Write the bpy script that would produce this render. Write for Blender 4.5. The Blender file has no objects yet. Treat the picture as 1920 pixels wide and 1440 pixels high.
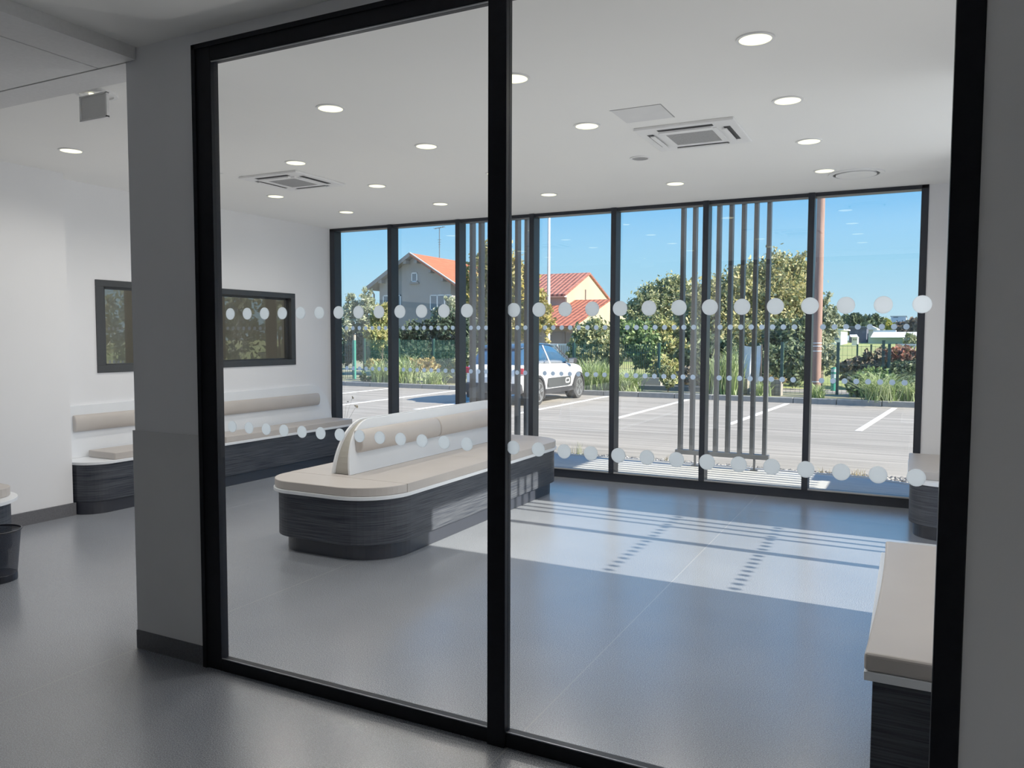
import bpy, bmesh, math, random
import numpy as np
from mathutils import Vector, Matrix
random.seed(7)
rng = np.random.default_rng(11)
sc = bpy.context.scene
COL = sc.collection

# ------------------------------------------------------------------ camera
F_PX, VPX, HY, ROLL, EYE = 1475.4, 1711.2, 631.9, 0.003445, 1.5
_p = math.atan((720 - HY) / F_PX)
_y = math.atan((VPX - 960) * math.cos(_p) / F_PX)
FW = Vector((-math.sin(_y) * math.cos(_p), math.cos(_y) * math.cos(_p), -math.sin(_p)))
RT = Vector((math.cos(_y), math.sin(_y), 0))
UP = RT.cross(FW)
_c, _s = math.cos(ROLL), math.sin(ROLL)
RT, UP = _c * RT + _s * UP, -_s * RT + _c * UP
cam_d = bpy.data.cameras.new('camera')
cam_d.sensor_width = 36
cam_d.lens = F_PX / 1920 * 36
cam_d.clip_start = 0.05
cam_d.clip_end = 2000
cam = bpy.data.objects.new('camera', cam_d)
COL.objects.link(cam)
cam.matrix_world = Matrix(((RT.x, UP.x, -FW.x, 0), (RT.y, UP.y, -FW.y, 0), (RT.z, UP.z, -FW.z, EYE), (0, 0, 0, 1)))
sc.camera = cam


def at(px, py, Y):
    """world point seen at a photo pixel, at world depth Y (used to survey the place)"""
    d = RT * ((px - 960) / F_PX) + UP * ((720 - py) / F_PX) + FW
    return Vector((0, 0, EYE)) + d * (Y / d.y)


# ------------------------------------------------------------------ materials
def L(h):
    h = h.lstrip('#')
    v = [int(h[i:i + 2], 16) / 255 for i in (0, 2, 4)]
    return tuple((c / 12.92 if c <= .04045 else ((c + .055) / 1.055) ** 2.4) for c in v) + (1,)


def C(c):
    if isinstance(c, str):
        return L(c)
    return tuple(c) + ((1,) if len(c) == 3 else ())


def base_mat(name):
    m = bpy.data.materials.new(name)
    m.use_nodes = True
    nt = m.node_tree
    return m, nt, nt.nodes['Principled BSDF'], nt.nodes['Material Output']


def pm(name, col, rough=.5, metal=0., col2=None, scale=8., stretch=None, bump=0., detail=4., spec=.5, coords='Object', lo=.35, hi=.65):
    m, nt, b, out = base_mat(name)
    b.inputs['Roughness'].default_value = rough
    b.inputs['Metallic'].default_value = metal
    b.inputs['Specular IOR Level'].default_value = spec
    col = C(col)
    b.inputs['Base Color'].default_value = col
    col2 = C(col2) if col2 else tuple(c * .94 for c in col[:3]) + (1,)
    tc = nt.nodes.new('ShaderNodeTexCoord')
    mp = nt.nodes.new('ShaderNodeMapping')
    if stretch:
        mp.inputs['Scale'].default_value = stretch
    nz = nt.nodes.new('ShaderNodeTexNoise')
    nz.inputs['Scale'].default_value = scale
    nz.inputs['Detail'].default_value = detail
    rp = nt.nodes.new('ShaderNodeValToRGB')
    rp.color_ramp.elements[0].position = lo
    rp.color_ramp.elements[1].position = hi
    rp.color_ramp.elements[0].color = col
    rp.color_ramp.elements[1].color = col2
    k = nt.links.new
    k(tc.outputs[coords], mp.inputs['Vector'])
    k(mp.outputs[0], nz.inputs['Vector'])
    k(nz.outputs['Fac'], rp.inputs[0])
    k(rp.outputs[0], b.inputs['Base Color'])
    if bump:
        bp = nt.nodes.new('ShaderNodeBump')
        bp.inputs['Strength'].default_value = bump
        bp.inputs['Distance'].default_value = .01
        k(nz.outputs['Fac'], bp.inputs['Height'])
        k(bp.outputs[0], b.inputs['Normal'])
    return m


def glass_mat(name, tint=(.97, .98, .98), ior=1.45, rough=0.0, boost=1.0):
    m, nt, b, out = base_mat(name)
    nt.nodes.remove(b)
    t = nt.nodes.new('ShaderNodeBsdfTransparent')
    t.inputs[0].default_value = tuple(tint) + (1,)
    g = nt.nodes.new('ShaderNodeBsdfGlossy')
    g.inputs['Roughness'].default_value = rough
    f0 = ((ior - 1) / (ior + 1)) ** 2
    lw = nt.nodes.new('ShaderNodeLayerWeight')
    lw.inputs[0].default_value = .5
    pw = nt.nodes.new('ShaderNodeMath'); pw.operation = 'POWER'; pw.inputs[1].default_value = 5
    nt.links.new(lw.outputs['Facing'], pw.inputs[0])
    mu = nt.nodes.new('ShaderNodeMapRange')
    mu.inputs[3].default_value = f0 * boost
    mu.inputs[4].default_value = min(1, .7 * max(1, boost ** .3))
    mx = nt.nodes.new('ShaderNodeMixShader')
    k = nt.links.new
    k(pw.outputs[0], mu.inputs[0])
    k(mu.outputs[0], mx.inputs[0])
    k(t.outputs[0], mx.inputs[1])
    k(g.outputs[0], mx.inputs[2])
    k(mx.outputs[0], out.inputs[0])
    return m


def emit_mat(name, col, s):
    m, nt, b, out = base_mat(name)
    b.inputs['Base Color'].default_value = C(col)
    b.inputs['Emission Color'].default_value = C(col)
    b.inputs['Emission Strength'].default_value = s
    return m


def leaf_mat(name, cols, rough=.6, trans=.25, gain=1.0):
    """each leaf (mesh island) takes its own tone of the ramp"""
    m, nt, b, out = base_mat(name)
    k = nt.links.new
    geo = nt.nodes.new('ShaderNodeNewGeometry')
    rp = nt.nodes.new('ShaderNodeValToRGB')
    e = rp.color_ramp.elements
    while len(e) < len(cols):
        e.new(.5)
    for i, c in enumerate(cols):
        e[i].position = i / max(1, len(cols) - 1)
        e[i].color = tuple(min(1, v * gain) for v in C(c)[:3]) + (1,)
    k(geo.outputs['Random Per Island'], rp.inputs[0])
    k(rp.outputs[0], b.inputs['Base Color'])
    b.inputs['Roughness'].default_value = rough
    b.inputs['Specular IOR Level'].default_value = .3
    tr = nt.nodes.new('ShaderNodeBsdfTranslucent')
    k(rp.outputs[0], tr.inputs[0])
    mx = nt.nodes.new('ShaderNodeMixShader')
    mx.inputs[0].default_value = trans
    k(b.outputs[0], mx.inputs[1])
    k(tr.outputs[0], mx.inputs[2])
    k(mx.outputs[0], out.inputs[0])
    return m


def floor_mat():
    m, nt, b, out = base_mat('vinyl floor')
    k = nt.links.new
    tc = nt.nodes.new('ShaderNodeTexCoord')
    n1 = nt.nodes.new('ShaderNodeTexNoise'); n1.inputs['Scale'].default_value = 230; n1.inputs['Detail'].default_value = 3
    n2 = nt.nodes.new('ShaderNodeTexNoise'); n2.inputs['Scale'].default_value = 1.1; n2.inputs['Detail'].default_value = 5
    r1 = nt.nodes.new('ShaderNodeValToRGB')
    r1.color_ramp.elements[0].position = .34; r1.color_ramp.elements[1].position = .66
    r1.color_ramp.elements[0].color = (.082, .092, .115, 1)
    r1.color_ramp.elements[1].color = (.36, .385, .43, 1)
    k(tc.outputs['Object'], n1.inputs['Vector']); k(tc.outputs['Object'], n2.inputs['Vector'])
    k(n1.outputs['Fac'], r1.inputs[0])
    mul = nt.nodes.new('ShaderNodeMixRGB'); mul.blend_type = 'MULTIPLY'; mul.inputs[0].default_value = .35
    k(r1.outputs[0], mul.inputs[1]); k(n2.outputs['Fac'], mul.inputs[2])
    # pale weld seams every two metres
    sx = nt.nodes.new('ShaderNodeSeparateXYZ'); k(tc.outputs['Object'], sx.inputs[0])
    ad = nt.nodes.new('ShaderNodeMath'); ad.operation = 'ADD'; ad.inputs[1].default_value = 101.28
    k(sx.outputs[0], ad.inputs[0])
    md = nt.nodes.new('ShaderNodeMath'); md.operation = 'MODULO'; md.inputs[1].default_value = 2.0
    k(ad.outputs[0], md.inputs[0])
    # seam where (x+101.28) mod 2 is near 0  -> x = -1.28
    lt = nt.nodes.new('ShaderNodeMath'); lt.operation = 'LESS_THAN'; lt.inputs[1].default_value = .006
    k(md.outputs[0], lt.inputs[0])
    sm = nt.nodes.new('ShaderNodeMixRGB'); sm.inputs[2].default_value = (.30, .30, .30, 1)
    sf = nt.nodes.new('ShaderNodeMath'); sf.operation = 'MULTIPLY'; sf.inputs[1].default_value = .55
    k(lt.outputs[0], sf.inputs[0]); k(sf.outputs[0], sm.inputs[0]); k(mul.outputs[0], sm.inputs[1])
    k(sm.outputs[0], b.inputs['Base Color'])
    rr = nt.nodes.new('ShaderNodeMapRange'); rr.inputs[3].default_value = .20; rr.inputs[4].default_value = .30
    k(n2.outputs['Fac'], rr.inputs[0]); k(rr.outputs[0], b.inputs['Roughness'])
    b.inputs['IOR'].default_value = 2.3
    bp = nt.nodes.new('ShaderNodeBump'); bp.inputs['Strength'].default_value = .04; bp.inputs['Distance'].default_value = .001
    k(n1.outputs['Fac'], bp.inputs['Height']); k(bp.outputs[0], b.inputs['Normal'])
    return m


def mix_mat(name, col, alpha):
    """fine wire mesh too thin to draw wire by wire: partly see-through"""
    m, nt, b, out = base_mat(name)
    b.inputs['Base Color'].default_value = C(col)
    t = nt.nodes.new('ShaderNodeBsdfTransparent')
    tc = nt.nodes.new('ShaderNodeTexCoord')
    ck = nt.nodes.new('ShaderNodeTexChecker'); ck.inputs['Scale'].default_value = 260
    nt.links.new(tc.outputs['Object'], ck.inputs[0])
    mr = nt.nodes.new('ShaderNodeMapRange'); mr.inputs[3].default_value = alpha - .25; mr.inputs[4].default_value = alpha + .2
    nt.links.new(ck.outputs['Fac'], mr.inputs[0])
    mx = nt.nodes.new('ShaderNodeMixShader')
    nt.links.new(mr.outputs[0], mx.inputs[0])
    nt.links.new(t.outputs[0], mx.inputs[1]); nt.links.new(b.outputs[0], mx.inputs[2])
    nt.links.new(mx.outputs[0], out.inputs[0])
    return m


def dot_mat():
    m, nt, b, out = base_mat('frosted vinyl dot')
    b.inputs['Base Color'].default_value = (.84, .90, .97, 1)
    b.inputs['Roughness'].default_value = .6
    tr = nt.nodes.new('ShaderNodeBsdfTranslucent'); tr.inputs[0].default_value = (.90, .955, 1, 1)
    mx = nt.nodes.new('ShaderNodeMixShader'); mx.inputs[0].default_value = .88
    nt.links.new(b.outputs[0], mx.inputs[1]); nt.links.new(tr.outputs[0], mx.inputs[2]); nt.links.new(mx.outputs[0], out.inputs[0])
    return m


def tile_mat(name, c1, c2, axis, pitch, c3):
    """roof tiles: stripes down the slope, courses across"""
    m, nt, b, out = base_mat(name)
    k = nt.links.new
    tc = nt.nodes.new('ShaderNodeTexCoord')
    sp = nt.nodes.new('ShaderNodeSeparateXYZ'); k(tc.outputs['Object'], sp.inputs[0])
    def wave(o, p):
        mm = nt.nodes.new('ShaderNodeMath'); mm.operation = 'MULTIPLY'; mm.inputs[1].default_value = 2 * math.pi / p
        k(o, mm.inputs[0])
        s = nt.nodes.new('ShaderNodeMath'); s.operation = 'SINE'; k(mm.outputs[0], s.inputs[0])
        r = nt.nodes.new('ShaderNodeMapRange'); r.inputs[1].default_value = -1; k(s.outputs[0], r.inputs[0])
        return r.outputs[0]
    a = wave(sp.outputs[axis], pitch)
    z = wave(sp.outputs[2], pitch * .55)
    nz = nt.nodes.new('ShaderNodeTexNoise'); nz.inputs['Scale'].default_value = 3
    k(tc.outputs['Object'], nz.inputs['Vector'])
    m1 = nt.nodes.new('ShaderNodeMixRGB'); m1.inputs[1].default_value = C(c1); m1.inputs[2].default_value = C(c2)
    k(a, m1.inputs[0])
    m2 = nt.nodes.new('ShaderNodeMixRGB'); m2.blend_type = 'MULTIPLY'; m2.inputs[0].default_value = .25
    k(m1.outputs[0], m2.inputs[1]); k(z, m2.inputs[2])
    m3 = nt.nodes.new('ShaderNodeMixRGB'); m3.inputs[2].default_value = C(c3)
    r = nt.nodes.new('ShaderNodeMapRange'); r.inputs[1].default_value = .5; r.inputs[2].default_value = .75; r.inputs[4].default_value = .5
    k(nz.outputs['Fac'], r.inputs[0]); k(r.outputs[0], m3.inputs[0]); k(m2.outputs[0], m3.inputs[1])
    k(m3.outputs[0], b.inputs['Base Color'])
    b.inputs['Roughness'].default_value = .85
    return m


M = {}
M['wall'] = pm('white wall paint', (.785, .79, .815), .65, scale=3, col2=(.77, .775, .80))
M['guard'] = pm('wall guard sheet', (.66, .66, .67), .5, scale=3, spec=.4)
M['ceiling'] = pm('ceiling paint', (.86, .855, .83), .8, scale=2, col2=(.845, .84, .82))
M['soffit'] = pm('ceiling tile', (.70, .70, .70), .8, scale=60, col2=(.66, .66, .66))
M['floor'] = floor_mat()
M['skirt'] = pm('vinyl skirting', (.075, .075, .085), .45, scale=90, col2=(.10, .10, .11))
M['frame'] = pm('anthracite aluminium', (.005, .006, .010), .42, scale=30, col2=(.007, .008, .012), spec=.15)
M['frame2'] = pm('window aluminium', (.010, .0125, .019), .42, scale=30, col2=(.013, .016, .023), spec=.25)
M['hatch_frame'] = pm('grey hatch frame', (.017, .019, .022), .5, scale=30, col2=(.021, .023, .026))
M['fin'] = pm('grey powder coat', (.066, .07, .074), .5, scale=30, col2=(.076, .08, .085))
M['glass'] = glass_mat('clear glass', (.992, .995, .994), 1.35)
M['glass2'] = glass_mat('double glazing', (.985, .992, .994), 1.5, boost=2.2)
M['glass_door'] = glass_mat('door glazing', (.97, .98, .98), 1.3)
M['glass_hatch'] = glass_mat('hatch glass', (.80, .82, .80), 1.5, boost=2.6)
M['dot'] = dot_mat()
M['gasket'] = pm('silver bead', (.30, .31, .33), .3, .6)
M['dark_wood'] = pm('black oak laminate', (.010, .013, .022), .5, scale=30, col2=(.054, .059, .070), stretch=(.12, .12, 6.5), spec=.25, detail=6)
M['plinth'] = pm('black plinth', (.016, .018, .026), .4, scale=20)
M['white'] = pm('white laminate', (.81, .84, .88), .35, scale=2)
M['infill'] = pm('sand infill board', (.42, .40, .35), .6, scale=6)
M['taupe'] = pm('taupe vinyl', (.47, .43, .40), .45, scale=5, col2=(.445, .405, .375), bump=.05)
M['steel'] = pm('white enamel', (.80, .80, .80), .4)
M['grille'] = pm('grey grille', (.22, .22, .22), .6, scale=90, col2=(.30, .30, .30))
M['dark'] = pm('dark slot', (.02, .02, .022), .6)
M['shade_metal'] = pm('brushed grey', (.34, .34, .34), .4, .3)
M['lens'] = emit_mat('lamp lens', (1, .97, .60), 1.55)
M['acryl'] = glass_mat('clear acrylic', (.80, .80, .80), 1.35, .15)
M['wire'] = pm('black wire', (.012, .013, .02), .4, .4)
M['mesh'] = mix_mat('wire mesh sides', (.012, .016, .03), .74)
M['asphalt'] = pm('pale asphalt', (.33, .30, .26), .9, scale=4.2, col2=(.205, .186, .158), stretch=(.09, 1.6, 1), detail=9, bump=.2)
M['paint'] = pm('road paint', (.80, .80, .78), .7, scale=20, col2=(.7, .7, .68))
M['kerb'] = pm('concrete kerb', (.26, .26, .245), .85, scale=12, col2=(.21, .21, .20))
M['slab'] = pm('brushed concrete', (.46, .46, .44), .85, scale=14, col2=(.39, .39, .38), stretch=(.3, 3, 1))
M['soil'] = pm('garden soil', (.17, .15, .11), .95, scale=3, col2=(.22, .23, .11), detail=8)
M['pebble'] = leaf_mat('pebbles', [(.04, .04, .045), (.10, .10, .10), (.22, .21, .20), (.42, .41, .39)], trans=0)
M['field'] = pm('field grass', (.20, .27, .06), .95, scale=.12, col2=(.30, .29, .09), stretch=(.35, 1.6, 1), detail=8)
M['render_grey'] = pm('grey house render', (.27, .255, .24), .9, scale=.9, col2=(.235, .22, .205))
M['render_cream'] = pm('cream render', (.42, .345, .24), .9, scale=.7, col2=(.37, .30, .21))
M['tile_o'] = tile_mat('orange roof tiles', (.50, .115, .035), (.30, .06, .02), 1, .40, (.55, .17, .07))
M['tile_r'] = tile_mat('barrel roof tiles', (.62, .20, .13), (.10, .028, .02), 0, .30, (.50, .22, .16))
M['tile_rl'] = tile_mat('lit barrel tiles', (.62, .16, .08), (.14, .03, .015), 0, .30, (.55, .18, .10))  # copy of the barrel tiles with sunlight put into the colour
M['wood_grey'] = pm('weathered wood', (.20, .19, .18), .8, scale=6)
M['shutter'] = pm('brown shutter', (.20, .15, .13), .7, scale=6, stretch=(1, 1, 12))
M['win_glass'] = pm('house window glass', (.10, .13, .16), .15)
M['pvc'] = pm('white window frame', (.75, .75, .75), .5)
M['green_post'] = pm('green fence steel', (.03, .20, .15), .5, scale=20)
M['green_wire'] = pm('green fence wire', (.02, .09, .075), .5, scale=20)
M['dark_green'] = pm('dark green steel', (.012, .055, .045), .5, scale=20)
M['white_steel'] = pm('white steel', (.72, .74, .76), .5)
M['pole_wood'] = pm('utility pole timber', (.30, .17, .13), .8, scale=9, col2=(.22, .12, .09), stretch=(3, 3, .2))
M['bark'] = pm('bark', (.12, .09, .065), .9, scale=14, stretch=(1, 1, .2))
M['block'] = pm('concrete block', (.20, .20, .185), .9, scale=6)
M['bag'] = pm('white woven sheet', (.72, .75, .80), .7, scale=9, col2=(.62, .66, .72))
M['car_white'] = pm('car white paint', (.86, .86, .85), .22)
M['car_black'] = pm('car dark cladding', (.022, .022, .025), .55, scale=20)
M['car_grey'] = pm('car panel grey', (.045, .048, .05), .5, scale=20)
M['car_roof'] = pm('car black roof', (.02, .05, .10), .10, spec=1.0)
M['car_glass'] = pm('car tinted glass', (.02, .07, .15), .04, spec=1.0)
M['tyre'] = pm('tyre rubber', (.03, .03, .03), .8)
M['alloy'] = pm('alloy wheel', (.36, .37, .39), .3, .7)
M['red_lamp'] = pm('red tail lamp', (.55, .02, .04), .25)
M['plate'] = pm('number plate', (.62, .65, .70), .4)
M['bollard'] = pm('green bollard', (.02, .27, .17), .5, scale=20)

# ------------------------------------------------------------------ mesh helpers


def woff(o):
    v = Vector((0, 0, 0))
    while o is not None:
        v += o.location
        o = o.parent
    return v


class G:
    def __init__(s):
        s.v = []; s.f = []; s.sm = []

    def add(s, vs, fs, smooth=False):
        n = len(s.v)
        s.v += [tuple(p) for p in vs]
        s.f += [tuple(i + n for i in f) for f in fs]
        s.sm += [smooth] * len(fs)
        return s

    def box(s, x0, y0, z0, x1, y1, z1):
        x0, x1 = min(x0, x1), max(x0, x1); y0, y1 = min(y0, y1), max(y0, y1); z0, z1 = min(z0, z1), max(z0, z1)
        return s.add([(x0, y0, z0), (x1, y0, z0), (x1, y1, z0), (x0, y1, z0), (x0, y0, z1), (x1, y0, z1), (x1, y1, z1), (x0, y1, z1)],
                     [(0, 3, 2, 1), (4, 5, 6, 7), (0, 1, 5, 4), (1, 2, 6, 5), (2, 3, 7, 6), (3, 0, 4, 7)])

    def beam(s, a, b, w, h, up=(0, 0, 1)):
        a, b = Vector(a), Vector(b)
        d = (b - a).normalized()
        u = Vector(up)
        if abs(d.dot(u)) > .98:
            u = Vector((0, 1, 0))
        r = d.cross(u).normalized(); u = r.cross(d)
        vs = [p + r * (w / 2 * i) + u * (h / 2 * j) for p in (a, b) for i, j in ((-1, -1), (1, -1), (1, 1), (-1, 1))]
        return s.add(vs, [(0, 1, 2, 3), (7, 6, 5, 4), (0, 4, 5, 1), (1, 5, 6, 2), (2, 6, 7, 3), (3, 7, 4, 0)])

    def prism(s, poly, a, b, axis='z', smooth=False):
        def P(p, h):
            return {'z': (p[0], p[1], h), 'y': (p[0], h, p[1]), 'x': (h, p[0], p[1])}[axis]
        n = len(poly)
        vs = [P(p, a) for p in poly] + [P(p, b) for p in poly]
        s.add(vs, [tuple(range(n)), tuple(range(2 * n - 1, n - 1, -1))])
        m = len(s.v) - 2 * n
        s.f += [(m + i, m + n + i, m + n + (i + 1) % n, m + (i + 1) % n) for i in range(n)]
        s.sm += [smooth] * n
        return s

    def tube(s, pts, r, n=10, caps=True, smooth=True):
        pts = [Vector(p) for p in pts]
        rs = r if isinstance(r, (list, tuple)) else [r] * len(pts)
        vs = []
        for i, p in enumerate(pts):
            d = (pts[min(i + 1, len(pts) - 1)] - pts[max(i - 1, 0)]).normalized()
            u = Vector((0, 0, 1)) if abs(d.z) < .95 else Vector((1, 0, 0))
            a = d.cross(u).normalized(); b = d.cross(a)
            vs += [p + (a * math.cos(t) + b * math.sin(t)) * rs[i] for t in [2 * math.pi * k / n for k in range(n)]]
        fs = [(i * n + k, i * n + (k + 1) % n, (i + 1) * n + (k + 1) % n, (i + 1) * n + k) for i in range(len(pts) - 1) for k in range(n)]
        s.add(vs, fs, smooth)
        if caps:
            s.add(vs[:n], [tuple(range(n))]); s.add(vs[-n:], [tuple(range(n - 1, -1, -1))])
        return s

    def ring(s, c, r0, r1, z0, z1, n=32):
        """flat ring about z"""
        vs = []
        for k in range(n):
            t = 2 * math.pi * k / n; ct, st = math.cos(t), math.sin(t)
            vs += [(c[0] + r0 * ct, c[1] + r0 * st, z0), (c[0] + r1 * ct, c[1] + r1 * st, z0), (c[0] + r1 * ct, c[1] + r1 * st, z1), (c[0] + r0 * ct, c[1] + r0 * st, z1)]
        fs = []
        for k in range(n):
            a, b = 4 * k, 4 * ((k + 1) % n)
            for i in range(4):
                j = (i + 1) % 4
                fs.append((a + i, a + j, b + j, b + i))
        return s.add(vs, fs)

    def disc(s, c, r, z0, z1, n=32):
        return s.prism([(c[0] + r * math.cos(2 * math.pi * k / n), c[1] + r * math.sin(2 * math.pi * k / n)) for k in range(n)], z0, z1)

    def build(s, name, m, parent=None, bevel=0., seg=2, origin=None):
        o0 = woff(parent) if parent else Vector(origin or (0, 0, 0))
        me = bpy.data.meshes.new(name)
        me.from_pydata([(x - o0.x, y - o0.y, z - o0.z) for x, y, z in s.v], [], s.f)
        me.polygons.foreach_set('use_smooth', s.sm)
        bm = bmesh.new(); bm.from_mesh(me)
        bmesh.ops.recalc_face_normals(bm, faces=bm.faces)
        bm.to_mesh(me); bm.free()
        me.materials.append(M[m] if isinstance(m, str) else m)
        o = bpy.data.objects.new(name, me)
        COL.objects.link(o)
        if parent:
            o.parent = parent
        else:
            o.location = o0
        if bevel:
            b = o.modifiers.new('bevel', 'BEVEL'); b.width = bevel; b.segments = seg; b.limit_method = 'ANGLE'; b.angle_limit = math.radians(40)
        return o


def tag(o, label=None, cat=None, group=None, kind=None):
    if label: o['label'] = label
    if cat: o['category'] = cat
    if group: o['group'] = group
    if kind: o['kind'] = kind
    return o


def root(name, loc, label=None, cat=None, group=None, kind=None):
    o = bpy.data.objects.new(name, None)
    o.location = loc
    o.empty_display_size = .1
    COL.objects.link(o)
    return tag(o, label, cat, group, kind)


def dup(r, loc, label=None):
    c = r.copy(); COL.objects.link(c); c.location = loc
    if label: c['label'] = label
    for ch in list(r.children):
        d = ch.copy(); COL.objects.link(d); d.parent = c
        for g in list(ch.children):
            e = g.copy(); COL.objects.link(e); e.parent = d
    return c


def struct(name, g, m, label, bevel=0., cat='building'):
    return tag(g.build(name, m, bevel=bevel), label, cat, kind='structure')


def rrect(x0, y0, x1, y1, r, n=8):
    """rounded rectangle; r = (near-left, near-right, far-right, far-left)"""
    if not isinstance(r, (list, tuple)): r = (r,) * 4
    out = []
    for (cx, cy, a0, rad) in ((x0, y0, 180, r[0]), (x1, y0, 270, r[1]), (x1, y1, 0, r[2]), (x0, y1, 90, r[3])):
        if rad < 1e-4:
            out.append((cx, cy)); continue
        ox = cx + (rad if a0 in (180, 90) else -rad); oy = cy + (rad if a0 in (180, 270) else -rad)
        for i in range(n + 1):
            t = math.radians(a0 + 90 * i / n)
            out.append((ox + rad * math.cos(t), oy + rad * math.sin(t)))
    return out


# ------------------------------------------------------------------ room shell
XL, XP, YP, YW, ZC = -6.45, .36, 2.5, 7.74, 2.82
struct('floor', G().box(-11, -2, -.12, 1.0, 7.80, 0), 'floor', 'speckled grey vinyl floor running through corridor and waiting room', cat='floor')
struct('ceiling', G().box(-6.6, 2.68, ZC, .98, 7.9, ZC + .2), 'ceiling', 'smooth white ceiling of the waiting room with downlights', cat='ceiling')
struct('ceiling_corridor', G().box(-3.2, -2, 2.815, 1.7, 2.68, 3.02), 'ceiling', 'dim plain ceiling of the corridor above the glass partition', cat='ceiling')
g = G()
g.box(-3.455, -2, 2.757, -3.2, 2.492, 3.02); g.box(-11, -2, 2.757, -3.467, 2.492, 3.02); g.box(-3.47, -2, 2.765, -3.45, 2.492, 3.0)
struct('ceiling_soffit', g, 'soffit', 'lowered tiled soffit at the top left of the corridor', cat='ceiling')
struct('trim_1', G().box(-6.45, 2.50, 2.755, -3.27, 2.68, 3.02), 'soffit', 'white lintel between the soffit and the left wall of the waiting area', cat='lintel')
# left wall with the hatch opening
HY0, HY1, HZ0, HZ1 = 4.56, 7.075, 1.172, 1.992
g = G()
g.box(XL - .14, 4.05, 0, XL, HY0, ZC + .1); g.box(XL - .14, HY1, 0, XL, 7.9, ZC + .1)
g.box(XL - .14, HY0, 0, XL, HY1, HZ0); g.box(XL - .14, HY0, HZ1, XL, HY1, ZC + .1)
struct('wall_left', g, 'wall', 'white left wall with the dark framed interior window', cat='wall')
struct('wall_left_front', G().box(-6.72, 1.2, 0, -6.215, 4.14, ZC + .1), 'wall', 'white projecting wall block at the far left edge', cat='wall')
struct('wall_end', G().box(.085, YW - .02, 0, XP + .02, YW + .12, ZC + .1), 'wall', 'narrow white wall strip right of the big window', cat='wall')
struct('wall_right', G().box(XP, 6.44, 0, .98, 7.86, ZC + .1).box(XP, 2.68, 0, .98, 4.64, ZC + .1).box(XP, 4.6, 2.76, .98, 6.5, ZC + .1), 'wall', 'white right wall with the glazed entrance recess', cat='wall')
# partition wall
g = G()
g.box(-3.275, 2.5, 0, -2.915, 2.68, 2.9); g.box(-2.915, 2.5, 0, -2.82, 2.528, 2.9); g.box(-2.82, 2.5, 2.748, .15, 2.528, 2.9); g.box(-2.915, 2.528, 2.80, .15, 2.68, 2.9)
struct('wall_partition', g, 'wall', 'grey shaded wall pillar left of the black framed glass partition', cat='wall')
struct('wall_partition_right', G().box(.150, 2.5, 0, 1.7, 2.68, 2.9), 'wall', 'grey shaded wall right of the glass partition', cat='wall')
struct('trim_2', G().box(-3.283, 2.492, .09, -2.829, 2.51, 1.053).box(-3.283, 2.51, .09, -3.275, 2.69, 1.053), 'guard', 'grey protective sheet on the lower half of the pillar', cat='wall guard')
struct('baseboard_partition', G().box(-3.286, 2.488, 0, -2.829, 2.505, .09).box(-3.286, 2.5, 0, -3.275, 2.69, .09), 'skirt', 'dark skirting at the foot of the pillar', cat='baseboard')
struct('baseboard_left', G().box(-6.217, 1.2, 0, -6.198, 4.15, .105).box(-6.45, 4.138, 0, -6.2, 4.156, .105), 'skirt', 'dark coved skirting under the white wall at the far left', cat='baseboard')
# corridor enclosure behind the photographer
M['wall_corr'] = pm('corridor wall paint', (.52, .52, .53), .7)  # darkened so the unseen corridor walls bounce less light
struct('wall_back', G().box(-11, -2.1, 0, 1.7, -2, 3.02), 'wall_corr', 'white corridor wall behind the photographer', cat='wall')
struct('wall_corridor_right', G().box(1.6, -2, 0, 1.7, 2.5, 3.02), 'wall_corr', 'white corridor end wall on the right', cat='wall')
struct('wall_corridor_left', G().box(-11.1, -2, 0, -11, 3, 3.02).box(-11, 1.2, 0, -6.7, 1.3, 3.0), 'wall', 'white corridor end wall on the left', cat='wall')
# office behind the hatch
g = G()
g.box(-9.0, 3.2, -.05, -8.9, 7.85, 2.9); g.box(-9, 7.75, 0, -6.59, 7.85, 2.9); g.box(-9, 3.2, 0, -6.72, 3.3, 2.9)
g.box(-9, 3.2, 2.7, -6.59, 7.85, 2.9); g.box(-9, 3.2, -.05, -6.59, 7.85, -.001)
struct('wall_office', g, pm('office wall', (.46, .42, .36), .8), 'beige wall of the office seen through the interior window', cat='wall')
# roof over the terrace
struct('roof', G().box(-7.2, 2.4, 3.06, 1.3, 9.42, 3.4), 'slab', 'flat roof overhang above the terrace', cat='roof')

# ------------------------------------------------------------------ windows


def dots_xz(y, xs, z, r=.025, th=.0012, n=24):
    g = G()
    for x in xs:
        g.prism([(x + r * math.cos(2 * math.pi * k / n), z + r * math.sin(2 * math.pi * k / n)) for k in range(n)], y - th, y + th, 'y')
    return g


w1 = root('window_1', (-1.35, 2.5, 0), 'black framed full height glass partition with two panes', 'glass partition', kind='structure')
g = G()
y0, y1, yg = 2.485, 2.530, 2.496
xa_, xb_, xc_, xd_ = -2.720, -1.357, -1.284, .078      # clear glass: left pane, right pane
g.box(-2.822, y0, 0, xa_, y1, 2.750); g.box(xa_, y0, 2.677, .15, y1, 2.750)
g.box(xa_, y0, 0.0, .15, y1, .053); g.box(xd_, y0, 0, .15, y1, 2.750)
g.build('frame', 'frame', w1, bevel=.003)
G().box(-2.828, 2.478, 0, -2.806, 2.50, 2.756).box(-2.828, 2.478, 2.737, .156, 2.50, 2.757).build('cover_strip', 'frame', w1)
G().box(xb_, 2.474, 0, xc_, 2.522, 2.70).build('mullion', 'frame', w1, bevel=.003)
g = G()
for a, b in ((xa_, xb_), (xc_, xd_)):
    g.box(a, yg - .008, .052, b, yg - .004, .057); g.box(a, yg - .008, 2.673, b, yg - .004, 2.678)
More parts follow.
